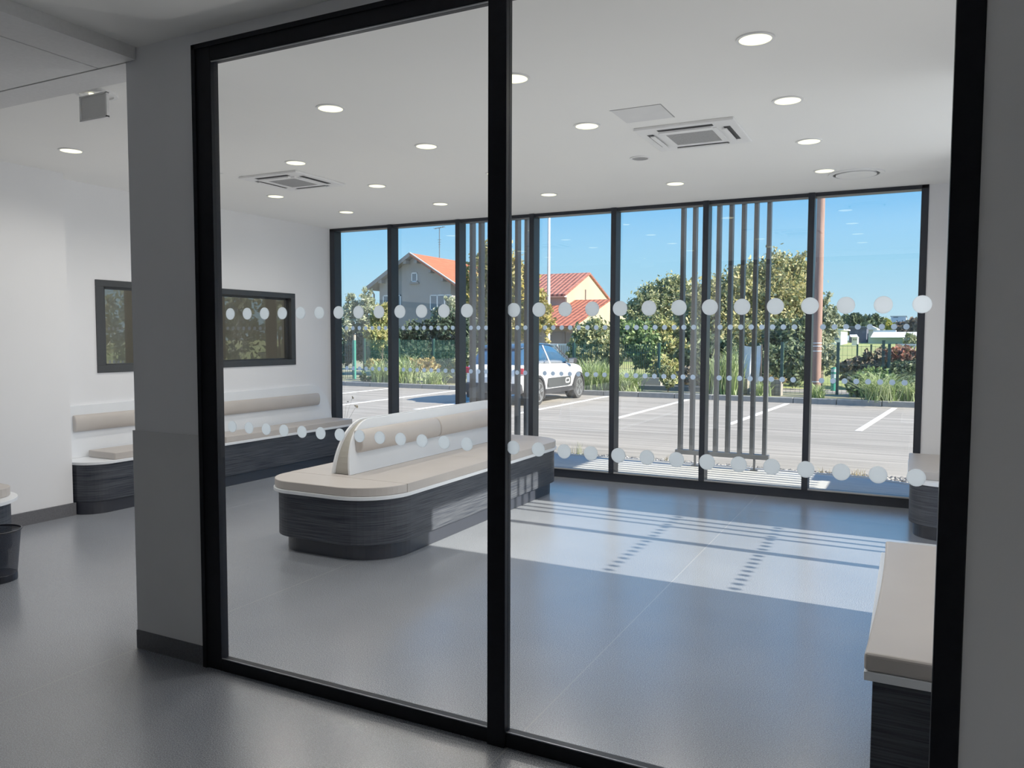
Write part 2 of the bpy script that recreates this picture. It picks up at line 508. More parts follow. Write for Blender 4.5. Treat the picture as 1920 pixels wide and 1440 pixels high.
g.build('glazing_bead', 'gasket', w1)
for i, (a, b) in enumerate(((xa_, xb_), (xc_, xd_))):
    p = G().box(a, yg, .05, b, yg + .006, 2.68).build('pane', 'glass', w1)
    for z in (1.5955, 1.1055):
        xs = [x for x in [.0205 - .0986 * k + (.006 if i == 0 else 0) for k in range(28)] if a + .015 < x < b - .015]
        dots_xz(yg - .0025, xs, z).build('dot_band', 'dot', p)

w2 = root('window_2', (-3.2, YW, 0), 'wide dark framed curtain window facing the car park', 'window', kind='structure')
XM = [-6.40, -5.541, -4.607, -3.68, -2.754, -1.817, -.858, .062]
g = G()
g.box(-6.46, YW - .03, .0, .085, YW + .10, .09); g.box(-6.46, YW - .03, 2.785, .085, YW + .10, 2.835)
g.box(-6.46, YW - .03, 0, -6.375, YW + .10, 2.835); g.box(.03, YW - .03, 0, .088, YW + .10, 2.835)
g.build('frame', 'frame2', w2, bevel=.003)
for x in XM[1:-1]:
    G().box(x - .028, YW - .05, .09, x + .028, YW + .10, 2.83).build('mullion', 'frame2', w2, bevel=.003)
G().box(-6.4, YW - .045, .09, .04, YW - .03, .105).build('sill_bead', 'shade_metal', w2)
for i in range(7):
    a, b = XM[i] + .02, XM[i + 1] - .02
    p = G().box(a, YW + .055, .08, b, YW + .063, 2.79).build('pane', 'glass2', w2)
    n = int((b - a - .05) // .099)
    off = (b - a - .0985 * (n - 1)) / 2
    xs = [a + off + .0985 * k for k in range(n)]
    for z in (1.603, 1.107):
        dots_xz(YW + .053, xs, z).build('dot_band', 'dot', p)

w3 = root('window_3', (XL, 5.8, 1.17), 'dark framed horizontal interior window in the left wall', 'window', kind='structure')
g = G()
x0, x1 = XL - .10, XL + .012
g.box(x0, HY0 - .004, HZ0 - .004, x1, HY1 + .004, HZ0 + .06); g.box(x0, HY0 - .004, HZ1 - .055, x1, HY1 + .004, HZ1 + .004)
g.box(x0, HY0 - .004, HZ0 + .06, x1, HY0 + .075, HZ1 - .055); g.box(x0, HY1 - .065, HZ0 + .06, x1, HY1 + .004, HZ1 - .055)
g.build('frame', 'hatch_frame', w3, bevel=.003)
for a, b in ((HY0 + .075, 5.86), (5.82, HY1 - .065)):
    xo = XL - .03 if a < 5 else XL - .055
    s_ = G()
    s_.box(xo - .02, a, HZ0 + .05, xo + .01, a + .03, HZ1 - .05); s_.box(xo - .02, b - .03, HZ0 + .05, xo + .01, b, HZ1 - .05)
    s_.box(xo - .02, a, HZ0 + .05, xo + .01, b, HZ0 + .075); s_.box(xo - .02, a, HZ1 - .075, xo + .01, b, HZ1 - .05)
    sash = s_.build('sash', 'hatch_frame', w3)
    G().box(xo - .008, a + .02, HZ0 + .07, xo - .004, b - .02, HZ1 - .07).build('pane', 'glass_hatch', sash)

# glazed entrance in the right-hand recess (out of the frame, but it throws the sun pattern on the floor)
d1 = root('door_1', (.86, 5.5, 0), 'glazed sliding entrance door in the right wall recess', 'door', kind='structure')
g = G()
g.box(.83, 4.64, 2.70, .90, 6.44, 2.77); g.box(.83, 5.555, 0, .90, 5.635, 2.76)
g.box(.83, 4.60, 0, .90, 4.64, 2.77); g.box(.83, 6.43, 0, .90, 6.46, 2.77)
g.build('frame', 'frame2', d1)
for a, b in ((4.64, 5.555), (5.635, 6.43)):
    p = G().box(.858, a, .02, .864, b, 2.70).build('pane', 'glass_door', d1)
    for z in (1.6, 1.1):
        gg = G()
        n = int((b - a - .05) // .1) + 1
        for k in range(n):
            y = a + (b - a - .1 * (n - 1)) / 2 + .1 * k
            gg.prism([(y + .025 * math.cos(2 * math.pi * q / 20), z + .025 * math.sin(2 * math.pi * q / 20)) for q in range(20)], .866, .868, 'x')
        gg.build('dot_band', pm('opaque dot', (.6, .62, .65), .6), p)

# ------------------------------------------------------------------ benches


def cushion(poly, z0, z1, name, parent, bev=.006):
    return G().prism(poly, z0, z1).build(name, 'taupe', parent, bevel=bev, seg=3)


# island bench
ib = root('island_bench', (-3.55, 5.6, 0), 'long island bench in the middle of the room with taupe cushions and central backrest', 'bench')
IX0, IX1, IY0, IY1 = -4.075, -3.025, 4.075, 7.16
ra = (.26, .36, .33, .3)
G().prism(rrect(IX0 + .085, IY0 + .075, IX1 - .04, IY1 - .08, (.22, .33, .3, .26), 12), 0, .108).build('plinth', 'plinth', ib, bevel=.004)
G().prism(rrect(IX0 + .03, IY0 + .03, IX1 - .012, IY1 - .03, (.24, .345, .32, .28), 12), .108, .418).build('body', 'dark_wood', ib, bevel=.004)
G().prism(rrect(IX0, IY0, IX1, IY1, ra, 14), .418, .442).build('seat_board', 'white', ib, bevel=.003)
BX0, BX1, BY0, BY1 = -3.745, -3.575, 4.47, 7.0     # backrest footprint
e = .006
cushion([p for p in rrect(IX0 + e, IY0 + e, IX1 - e, 5.2, (.26, .36, 0, 0), 14) if p[1] < 4.398] + [(IX1 - e - .001, 4.402), (IX0 + e, 4.402)], .443, .503, 'seat_cushion', ib)
cushion(rrect(IX0 + e, 6.798, IX1 - e, IY1 - e, (0, 0, .33, .3), 14), .443, .503, 'seat_cushion', ib)
for a, b in ((4.404, 5.60), (5.604, 6.796)):
    cushion(rrect(BX1 + .002, a, IX1 - e, b, .002, 2), .443, .503, 'seat_cushion', ib)
    cushion(rrect(IX0 + e, a, BX0 - .002, b, .002, 2), .443, .503, 'seat_cushion', ib)


cushion(rrect(BX0 - .002, 4.4025, BX1 + .002, 4.475, .001, 1), .443, .503, 'seat_cushion', ib, .002)


def back_profile(y0, y1, z0, z1, r, flip=False):
    """side view (y,z) of a back board: vertical at its foot, sweeping over into the flat top"""
    pts = [(y0, z0)]
    n = 14
    for i in range(n + 1):
        t = math.pi / 2 * i / n
        pts.append((y0 + r - r * math.cos(t), z1 - (z1 - z0) * (1 - math.sin(t))))
    for i in range(n + 1):
        t = math.pi / 2 * i / n
        pts.append((y1 - r + r * math.sin(t), z1 - (z1 - z0) * (1 - math.cos(t))))
    pts.append((y1, z0))
    out = []
    for p in pts:
        if not out or (abs(p[0] - out[-1][0]) + abs(p[1] - out[-1][1])) > 1e-4: out.append(p)
    return out


def lean(g, z0, z1, shift):
    g.v = [(x + shift * (z - z0) / (z1 - z0), y, z) for x, y, z in g.v]
    return g


pr = back_profile(4.47, 7.0, .503, .885, .30)
lean(G().prism(pr, BX1 - .016, BX1, 'x'), .503, .885, -.05).build('back_panel', 'white', ib, bevel=.002)
lean(G().prism(pr, BX0, BX0 + .016, 'x'), .503, .885, .05).build('back_panel', 'white', ib, bevel=.002)
pri = back_profile(4.495, 6.975, .503, .872, .285)
gi = G().prism(pri, BX0 + .016, BX1 - .016, 'x')
gi.v = [(-3.66 + (x + 3.66) * (1 - .70 * (z - .503) / .382), y, z) for x, y, z in gi.v]
gi.build('infill_board', 'infill', ib)


def bolster(x, y0, y1, zc, h, d, side, parent, tilt=0.):
    """half-round back cushion standing proud of a panel at x"""
    n = 14
    poly = []
    for i in range(n + 1):
        t = -math.pi / 2 + math.pi * i / n
        poly.append((x + side * (d * math.cos(t) ** .7 if abs(math.cos(t)) > 1e-6 else 0) + tilt * math.sin(t) * h / 2, zc + h / 2 * math.sin(t)))
    poly.append((x + tilt * h / 2, zc + h / 2)); poly.insert(0, (x - tilt * h / 2, zc - h / 2))
    out = [poly[0]]
    for p in poly[1:]:
        if abs(p[0] - out[-1][0]) + abs(p[1] - out[-1][1]) > 1e-4: out.append(p)
    g = G().prism(out, y0, y1, 'y', True)
    g.v = [(a, b, c) for a, b, c in g.v]
    return g.build('back_cushion', 'taupe', parent, bevel=.012, seg=3)


for a, b in ((4.565, 5.635), (5.645, 6.88)):
    bolster(-3.607, a, b, .735, .165, .075, 1, ib, -.13)
    bolster(-3.713, max(a, 4.72), b, .735, .165, .06, -1, ib, .13)

# wall bench along the left wall
lb = root('wall_bench', (-6.2, 5.9, 0), 'long bench along the left wall below the interior window, taupe seat and backrest', 'bench')
G().prism(rrect(XL + .002, 4.16, -6.055, 7.66, (.0, .20, .06, 0), 12), 0, .108).build('plinth', 'plinth', lb, bevel=.003)
G().prism(rrect(XL + .002, 4.160, -6.035, 7.68, (.0, .22, .08, 0), 12), .108, .418).build('body', 'dark_wood', lb, bevel=.003)
G().prism(rrect(XL + .002, 4.155, -6.020, 7.685, (.0, .24, .10, 0), 12), .418, .442).build('seat_board', 'white', lb, bevel=.003)
for a, b in ((4.40, 5.62), (5.624, 6.62), (6.624, 7.60)):
    cushion(rrect(-6.38, a, -6.03, b, .012, 3), .443, .503, 'seat_cushion', lb)
pts = [(4.155, .443), (4.155, .895), (7.30, .915)]
for i in range(1, 11):
    t = math.pi / 2 * i / 10
    pts.append((7.30 + .385 * math.sin(t), .443 + .472 * math.cos(t)))
G().prism(pts, XL + .002, XL + .03, 'x').build('back_panel', 'white', lb, bevel=.002)
for a, b in ((4.29, 5.9), (5.91, 7.42)):
    bolster(XL + .03, a, b, .742, .148, .05, 1, lb)

# short bench at the far left
fb = root('wall_bench', (-5.6, 3.0, 0), 'bench end at the far left edge behind the mesh wastebasket', 'bench')
G().prism(rrect(-6.19, 2.55, -5.17, 3.12, (.0, .30, .30, 0), 12), 0, .108).build('plinth', 'plinth', fb)
G().prism(rrect(-6.19, 2.53, -5.14, 3.14, (.0, .32, .32, 0), 12), .108, .418).build('body', 'dark_wood', fb, bevel=.003)
G().prism(rrect(-6.19, 2.50, -5.10, 3.17, (.0, .335, .335, 0), 12), .418, .442).build('seat_board', 'white', fb, bevel=.003)
cushion(rrect(-6.15, 2.52, -5.24, 3.13, (.012, .16, .16, .012), 6), .443, .503, 'seat_cushion', fb)

# benches on the right
rb = root('wall_bench', (.14, 3.4, 0), 'bench close behind the partition glass at the lower right with one long taupe cushion', 'bench')
G().box(-.045, 2.72, 0, XP - .004, 4.20, .105).build('plinth', 'plinth', rb)
G().box(-.082, 2.70, .105, XP - .004, 4.235, .413).build('body', 'dark_wood', rb, bevel=.003)
G().box(-.107, 2.69, .413, XP - .004, 4.26, .442).build('seat_board', 'white', rb, bevel=.002)
g = G().prism([(-.108, 2.69)] + [(XP - .006, 2.69), (XP - .006, 4.255), (-.09, 4.255)] + [(-.088 + .012 * math.sin(math.pi * (1 - i / 12)) - .02 * (i / 12), 4.255 - 1.565 * i / 12) for i in range(1, 12)], .443, .503)
g.build('seat_cushion', 'taupe', rb, bevel=.012, seg=3)

rb2 = root('wall_bench', (.2, 7.0, 0), 'short round-ended bench in the far right corner beside the window', 'bench')
G().prism(rrect(.045, 6.56, XP - .004, 7.66, (.20, 0, 0, .03), 12), 0, .105).build('plinth', 'plinth', rb2)
G().prism(rrect(.012, 6.52, XP - .004, 7.68, (.22, 0, 0, .03), 12), .105, .413).build('body', 'dark_wood', rb2, bevel=.003)
G().prism(rrect(-.005, 6.50, XP - .004, 7.69, (.24, 0, 0, .03), 12), .413, .442).build('seat_board', 'white', rb2, bevel=.002)
cushion(rrect(0.0, 6.60, XP - .006, 7.60, .015, 3), .443, .510, 'seat_cushion', rb2)

# wastebasket
wb = root('wastebasket', (-4.965, 2.80, 0), 'black wire mesh wastebasket on the floor at the far left edge', 'wastebasket')
cx, cy = -4.965, 2.80
n = 40
g = G()
vs = [(cx + r * math.cos(2 * math.pi * k / n), cy + r * math.sin(2 * math.pi * k / n), z) for r, z in ((.112, .045), (.138, .31)) for k in range(n)]
g.add(vs, [(k, (k + 1) % n, n + (k + 1) % n, n + k) for k in range(n)], True)
g.build('mesh_side', 'mesh', wb)
g = G(); g.disc((cx, cy), .113, 0, .045, n); g.build('base', 'wire', wb, bevel=.004)
g = G(); g.tube([(cx + .139 * math.cos(2 * math.pi * k / n), cy + .139 * math.sin(2 * math.pi * k / n), .311) for k in range(n + 1)], .0055, 8, False); g.build('rim', 'wire', wb)

# ------------------------------------------------------------------ ceiling fixtures
XS = [-.66, -1.855, -3.045, -4.225, -5.40]
YS = [3.66, 4.67, 5.69, 6.73]
colname = ['rightmost column', 'second column from the right', 'middle column', 'second column from the left', 'leftmost column']
rowname = ['front row nearest the partition', 'second row from the partition', 'third row from the partition', 'back row by the window']


def spot(parent, power, size=2.75, blend=1., col=(1, .95, .86)):
    ld = bpy.data.lights.new('lamp', 'SPOT')
    ld.energy = power; ld.spot_size = size; ld.spot_blend = blend; ld.color = col; ld.shadow_soft_size = .0
    o = bpy.data.objects.new('lamp', ld); COL.objects.link(o); o.parent = parent
    o.location = (0, 0, -.03)
    return o


first = None
LAMP_W = 21
for i, x in enumerate(XS):
    for j, y in enumerate(YS):
        if (i, j) == (1, 2): continue   # a speaker sits here instead
        lab = 'round ceiling downlight, %s, %s' % (colname[i], rowname[j])
        if first is None:
            first = root('downlight', (x, y, ZC), lab, 'ceiling light', 'recessed downlights in the ceiling')
            G().ring((x, y), .070, .084, ZC - .006, ZC + .001).build('trim_ring', 'steel', first)
            G().disc((x, y), .071, ZC - .004, ZC + .001).build('lens', 'lens', first)
            spot(first, LAMP_W)
        else:
            dup(first, (x, y, ZC), lab)

# added fill points without fixtures: one behind the hatch, others to lift the ceiling
def fill_point(name, loc, power, col=(1, .98, .95)):
    ld = bpy.data.lights.new(name, 'POINT'); ld.energy = power; ld.color = col; ld.shadow_soft_size = 0
    o = bpy.data.objects.new(name, ld); COL.objects.link(o); o.location = loc
    return o


fill_point('office_lamp', (-7.8, 5.2, 2.3), 22)
for p_, w_ in (((-1.6, 3.9, 1.25), 10), ((.24, 2.95, 1.6), 6), ((-4.9, 4.1, 1.25), 7), ((-4.9, 6.2, 1.25), 7)):
    fill_point('room_lamp', p_, w_)

# cassette air conditioners
def cassette(x0, y0, label):
    r = root('air_conditioner', (x0 + .31, y0 + .31, ZC), label, 'air conditioner', 'ceiling cassette units')
    z = ZC
    S = .62
    X, Y = lambda u: x0 + S * u, lambda v: y0 + S * v
    G().box(X(0), Y(0), z - .018, X(1), Y(1), z).build('panel', 'steel', r, bevel=.004)
    G().box(X(.26), Y(.26), z - .022, X(.74), Y(.74), z - .016).build('intake_grille', 'grille', r)
    g = G()
    for a, b, c, d in ((.2, .2, .8, .26), (.2, .74, .8, .8), (.2, .26, .26, .74), (.74, .26, .8, .74)):
        g.box(X(a), Y(b), z - .026, X(c), Y(d), z - .016)
    g.build('intake_frame', 'steel', r, bevel=.003)
    for a, b, c, d in ((.22, .075, .78, .14), (.22, .86, .78, .925), (.075, .22, .14, .78), (.86, .22, .925, .78)):
        G().box(X(a), Y(b), z - .0195, X(c), Y(d), z - .017).build('air_slot', 'dark', r)
    for k, (a, b, c, d) in enumerate(((.23, .11, .77, .16), (.23, .84, .77, .89), (.11, .23, .155, .77), (.845, .23, .89, .77))):
        g = G().box(X(a), Y(b), z - .034, X(c), Y(d), z - .028)
        g.build('louvre', 'steel', r)
    return r


cassette(-1.615, 4.86, 'square ceiling air conditioner in the right half of the room')
cassette(-5.03, 4.87, 'square ceiling air conditioner in the left half of the room')
a = G().box(-1.612, 4.432, ZC - .002, -1.317, 4.722, ZC + .01).build('access_panel', pm('hatch paint', (.70, .70, .70), .7))
tag(a, 'flat square access panel in the ceiling next to the right air conditioner', 'access panel')
a.name = 'access_panel'
G().box(-1.618, 4.424, ZC - .0012, -1.312, 4.432, ZC + .01).box(-1.317, 4.43, ZC - .0012, -1.311, 4.724, ZC + .01).build('shadow_gap', 'grille', a)
a = G().box(-5.33, 4.432, ZC - .002, -5.03, 4.722, ZC + .01).build('access_panel', bpy.data.materials['hatch paint'])
tag(a, 'flat access panel in the ceiling beside the left air conditioner', 'access panel')
a = root('ceiling_speaker', (-1.83, 5.67, ZC), 'small round grey ceiling speaker between the downlights', 'speaker')
G().ring((-1.83, 5.67), .060, .075, ZC - .008, ZC + .001).build('trim_ring', 'steel', a)
G().disc((-1.83, 5.67), .061, ZC - .004, ZC + .001).build('grille', 'grille', a)
a = root('air_diffuser', (-.445, 6.96, ZC), 'large round air diffuser in the ceiling near the right end of the window', 'air vent')
G().ring((-.445, 6.96), .175, .21, ZC - .010, ZC + .001, 48).build('outer_ring', 'steel', a)
G().ring((-.445, 6.96), .15, .176, ZC - .003, ZC + .001, 48).build('air_gap', 'dark', a)
G().disc((-.445, 6.96), .152, ZC - .014, ZC + .001, 48).build('centre_plate', 'steel', a)

es = root('exit_sign', (-4.0, 2.83, ZC), 'hanging emergency sign seen from its blank clear back, top left', 'sign')
G().ring((-4.01, 2.875), .085, .105, ZC - .014, ZC + .001).disc((-4.01, 2.875), .087, ZC - .006, ZC + .001).build('ceiling_rose', 'steel', es)
G().disc((-4.02, 2.85), .012, ZC - .012, ZC - .006, 12).build('led', 'lens', es)
G().box(-4.075, 2.83, 2.672, -3.872, 2.834, 2.79).build('plate', pm('clear sign plate', (.66, .66, .66), .3), es)
g = G()
g.box(-4.085, 2.824, 2.662, -3.86, 2.84, 2.672); g.box(-4.085, 2.824, 2.79, -3.86, 2.84, 2.797); g.box(-3.872, 2.824, 2.665, -3.86, 2.84, 2.795); g.box(-4.085, 2.824, 2.665, -4.075, 2.84, 2.795)
g.build('plate_frame', 'steel', es)


# ------------------------------------------------------------------ outdoors: ground
GZ = -.12
ground = G().box(-60, 9.75, GZ - .3, 30, 20.62, GZ)
struct('parking_lot', ground, 'asphalt', 'pale sunlit car park surface outside the window', cat='car park')
struct('terrace_slab', G().prism([(-9, YW + .08), (3, YW + .08), (3, 9.0), (.2, 9.05), (-.45, 9.40), (-9, 9.43)], -.35, -.03), 'slab', 'concrete terrace slab right outside the big window', cat='terrace')
struct('terrace_edge', G().prism([(3, 9.0), (.2, 9.05), (-.45, 9.40), (-9, 9.43), (-9, 9.47), (-.44, 9.445), (.22, 9.09), (3, 9.04)], -.35, -.022), pm('pale edging', (.58, .57, .55), .8), 'pale concrete edging of the terrace slab', cat='terrace')
struct('ground_right', G().box(.98, -6, -.4, 30, 7.7, -.10), pm('pale path', (.66, .65, .63), .9), 'pale paved ground right of the building', cat='ground')  # out of view; kept pale to bounce sunlight onto the ceiling
struct('gravel_strip', G().box(-30, 9.40, -.35, 4, 10.02, -.10), pm('gravel bed', (.20, .20, .20), .95, scale=60, col2=(.45, .44, .43)), 'dark gravel bed between terrace and car park', cat='gravel')
# loose pebbles
nP = 5200
px_ = rng.uniform(-9, 1.2, nP); py_ = rng.uniform(9.45, 9.98, nP); s_ = rng.uniform(.012, .034, nP)
base = np.array([(1, 0, 0), (-1, 0, 0), (0, 1, 0), (0, -1, 0), (0, 0, 1), (0, 0, -1)], float)
tri = [(0, 2, 4), (2, 1, 4), (1, 3, 4), (3, 0, 4), (2, 0, 5), (1, 2, 5), (3, 1, 5), (0, 3, 5)]


def fast_mesh(name, V, Fa, m, parent=None):
    """V (n,3) world coords, Fa (k,q) equal-size faces"""
    o0 = np.array(woff(parent)) if parent else np.zeros(3)
    me = bpy.data.meshes.new(name)
    V = np.asarray(V, np.float32) - o0.astype(np.float32)
    Fa = np.asarray(Fa, np.int32)
    k, q = Fa.shape
    me.vertices.add(len(V)); me.vertices.foreach_set('co', V.ravel())
    me.loops.add(k * q); me.loops.foreach_set('vertex_index', Fa.ravel())
    me.polygons.add(k); me.polygons.foreach_set('loop_start', np.arange(0, k * q, q, dtype=np.int32))
    me.update(calc_edges=True)
    me.materials.append(M[m] if isinstance(m, str) else m)
    o = bpy.data.objects.new(name, me); COL.objects.link(o)
    if parent: o.parent = parent
    return o


sc3 = np.stack([s_ * rng.uniform(.7, 1.3, nP), s_ * rng.uniform(.7, 1.3, nP), s_ * .7], 1)
V = base[None] * sc3[:, None, :] + np.stack([px_, py_, np.full(nP, -.093)], 1)[:, None, :]
Fq = np.array(tri)[None] + (np.arange(nP) * 6)[:, None, None]
o = fast_mesh('gravel', V.reshape(-1, 3), Fq.reshape(-1, 3), 'pebble')
tag(o, 'loose grey and white pebbles in the strip beyond the terrace', 'gravel', kind='stuff')

struct('garden_bed', G().prism([(-60, 20.8), (10, 20.75), (10, 23.0), (-60, 23.5)], -.4, -.02), 'soil', 'planting bed behind the kerb', cat='garden bed')
g = G()
g.prism([(23.0, -.02), (23.0, -.4), (130, -.4), (130, 1.15), (100, .80), (30, .0)], -16, 90, 'x')
struct('field', g, 'field', 'sloping yellow green grass field beyond the fence', cat='field')
struct('ground_houses', G().box(-140, 23.2, -.4, -15.9, 130, -.06), pm('dry garden', (.26, .24, .17), .95, scale=.5, col2=(.20, .22, .10)), 'garden ground around the houses', cat='ground')
struct('lane', G().prism([(-14, 23.2), (10, 22.9), (10, 24.6), (-14, 25.0)], -.1, -.012), 'asphalt', 'narrow lane behind the planting bed', cat='lane')
# kerb with joints
g = G()
x = -17.6
while x < 6:
    g.box(x, 20.56, -.3, x + .985, 20.76, .015); x += 1.0
struct('kerb', g, 'kerb', 'row of pale concrete kerb stones edging the car park', bevel=.012, cat='kerb')
# bay lines
lines = [((-14.35, 14.6), (-14.55, 20.3), 'farthest left bay line, left of the white car'), ((-12.0, 14.6), (-12.25, 20.4), 'second bay line left of the white car'),
         ((-9.85, 14.6), (-9.9, 20.4), 'bay line under the left side of the white car'), ((-7.42, 14.9), (-7.45, 20.5), 'bay line just right of the white car'),
         ((-5.25, 14.9), (-5.2, 20.45), 'first clear bay line right of the white car'), ((-3.02, 14.9), (-2.72, 20.4), 'bay line ending behind the vertical fins'),
         ((-.80, 14.95), (-.33, 20.3), 'rightmost bay line in the rightmost window pane')]
for (a, b), (c, d), lab in lines:
    w = .055
    o = G().prism([(a - w, b), (a + w, b), (c + w, d), (c - w, d)], GZ - .005, GZ + .004).build('bay_line', 'paint')
    tag(o, 'white painted ' + lab, 'road marking', 'painted parking bay lines', 'thing')

# ------------------------------------------------------------------ sun screens
def screen(x0, n, pitch, label, group='vertical fin sun screens'):
    r = root('sun_screen', (x0 + pitch * (n - 1) / 2, 9.25, 0), label, 'sun screen', group)
    for k in range(n):
        G().box(x0 + pitch * k, 9.25, .14, x0 + pitch * k + .042, 9.35, 3.058).build('fin', 'fin', r)
    G().box(x0 - .03, 9.245, .108, x0 + pitch * (n - 1) + .072, 9.355, .16).build('bottom_rail', 'fin', r, bevel=.004)
    for x in (x0 + .2, x0 + pitch * (n - 1) - .09):
        g = G().box(x - .012, 9.288, -.03, x + .012, 9.312, .11).box(x - .04, 9.27, -.03, x + .04, 9.33, -.018)
        g.build('foot', 'fin', r)
    return r


screen(-2.475, 8, .1395, 'grey vertical fin screen right of the centre, straddling a window mullion')
screen(-5.348, 7, .1365, 'grey vertical fin screen partly hidden behind the black partition post')
# fins by the entrance and at the end of the terrace
r = root('sun_screen', (1.15, 6.2, 0), 'fin screen beside the entrance recess, seen only by its striped floor shadow', 'sun screen')
for y in (6.02, 6.16, 6.30):
    G().box(1.1, y - .02, 0, 1.2, y + .02, 3.0).build('fin', 'fin', r)
r = root('sun_screen', (1.0, 8.7, 0), 'fin screen at the right end of the terrace, seen only by its striped shadow', 'sun screen')
for k in range(11):
    G().box(.96, 7.92 + .142 * k, 1.15, 1.06, 7.92 + .142 * k + .042, 2.85).build('fin', 'fin', r)
G().box(.96, 7.86, -.03, 1.02, 9.44, 1.03).box(.96, 7.86, 1.03, 1.02, 8.30, 1.15).box(.96, 8.95, 1.03, 1.02, 9.44, 1.15).build('low_panel', 'fin', r)  # unseen panel, shaped to darken the slab and leave a lit gap
G().box(.96, 7.86, 2.80, 1.06, 9.44, 3.06).build('top_rail', 'fin', r)

# ------------------------------------------------------------------ car
CX0, CX1, CY0 = -9.66, -7.90, 16.25
car = root('car', ((CX0 + CX1) / 2, CY0 + 2, GZ), 'white compact car with black roof parked facing the kerb', 'car')
cxm = (CX0 + CX1) / 2


def loft(secs, name, m, parent, sub=1, close=True):
    """secs: list of (y, [(halfx, z)...]) open half sections from bottom centre to top centre, mirrored"""
    g = G(); rows = []
    for y, pts in secs:
        ring_ = [(cxm + a, y, GZ + z) for a, z in pts] + [(cxm - a, y, GZ + z) for a, z in reversed(pts) if a > 1e-5]
        rows.append(ring_)
    n = len(rows[0])
    vs = [p for r_ in rows for p in r_]
    fs = [(i * n + k, i * n + (k + 1) % n, (i + 1) * n + (k + 1) % n, (i + 1) * n + k) for i in range(len(rows) - 1) for k in range(n)]
    g.add(vs, fs, True)
    g.add(rows[0], [tuple(range(n))], True); g.add(rows[-1], [tuple(range(n - 1, -1, -1))], True)
    bm_o = g.build(name, m, parent)
    bm = bmesh.new(); bm.from_mesh(bm_o.data); bmesh.ops.remove_doubles(bm, verts=bm.verts, dist=1e-4)
    bmesh.ops.recalc_face_normals(bm, faces=bm.faces); bm.to_mesh(bm_o.data); bm.free()
    if sub:
        sd = bm_o.modifiers.new('sub', 'SUBSURF'); sd.levels = sub; sd.render_levels = sub
    return bm_o


def bsec(w, zb, zm, zt, top_in=.10, dome=.02):
    return [(0, zb), (w * .86, zb), (w * .97, zb + .08), (w, zm), (w * .985, (zm + zt) / 2), (w * .95, zt - .03), (w - top_in, zt), (0, zt + dome)]


bs = [(0.0, .62, .42, .60, .80), (.05, .74, .34, .58, .93), (.22, .83, .30, .58, .985), (.8, .875, .26, .58, .985), (1.6, .88, .25, .58, .965), (2.4, .88, .25, .58, .955),
      (2.85, .875, .25, .58, .95), (3.2, .865, .26, .58, .935), (3.55, .84, .28, .56, .89), (3.82, .76, .32, .55, .80), (3.95, .62, .38, .54, .70)]
loft([(CY0 + y, bsec(w, zb, zm, zt)) for y, w, zb, zm, zt in bs], 'body', 'car_white', car, 2)


def csec(w0, w1, z0, z1):
    return [(0, z0), (w0, z0), (w0 - (w0 - w1) * .5 + .015, (z0 + z1) / 2), (w1, z1 - .04), (w1 - .10, z1), (0, z1 + .015)]


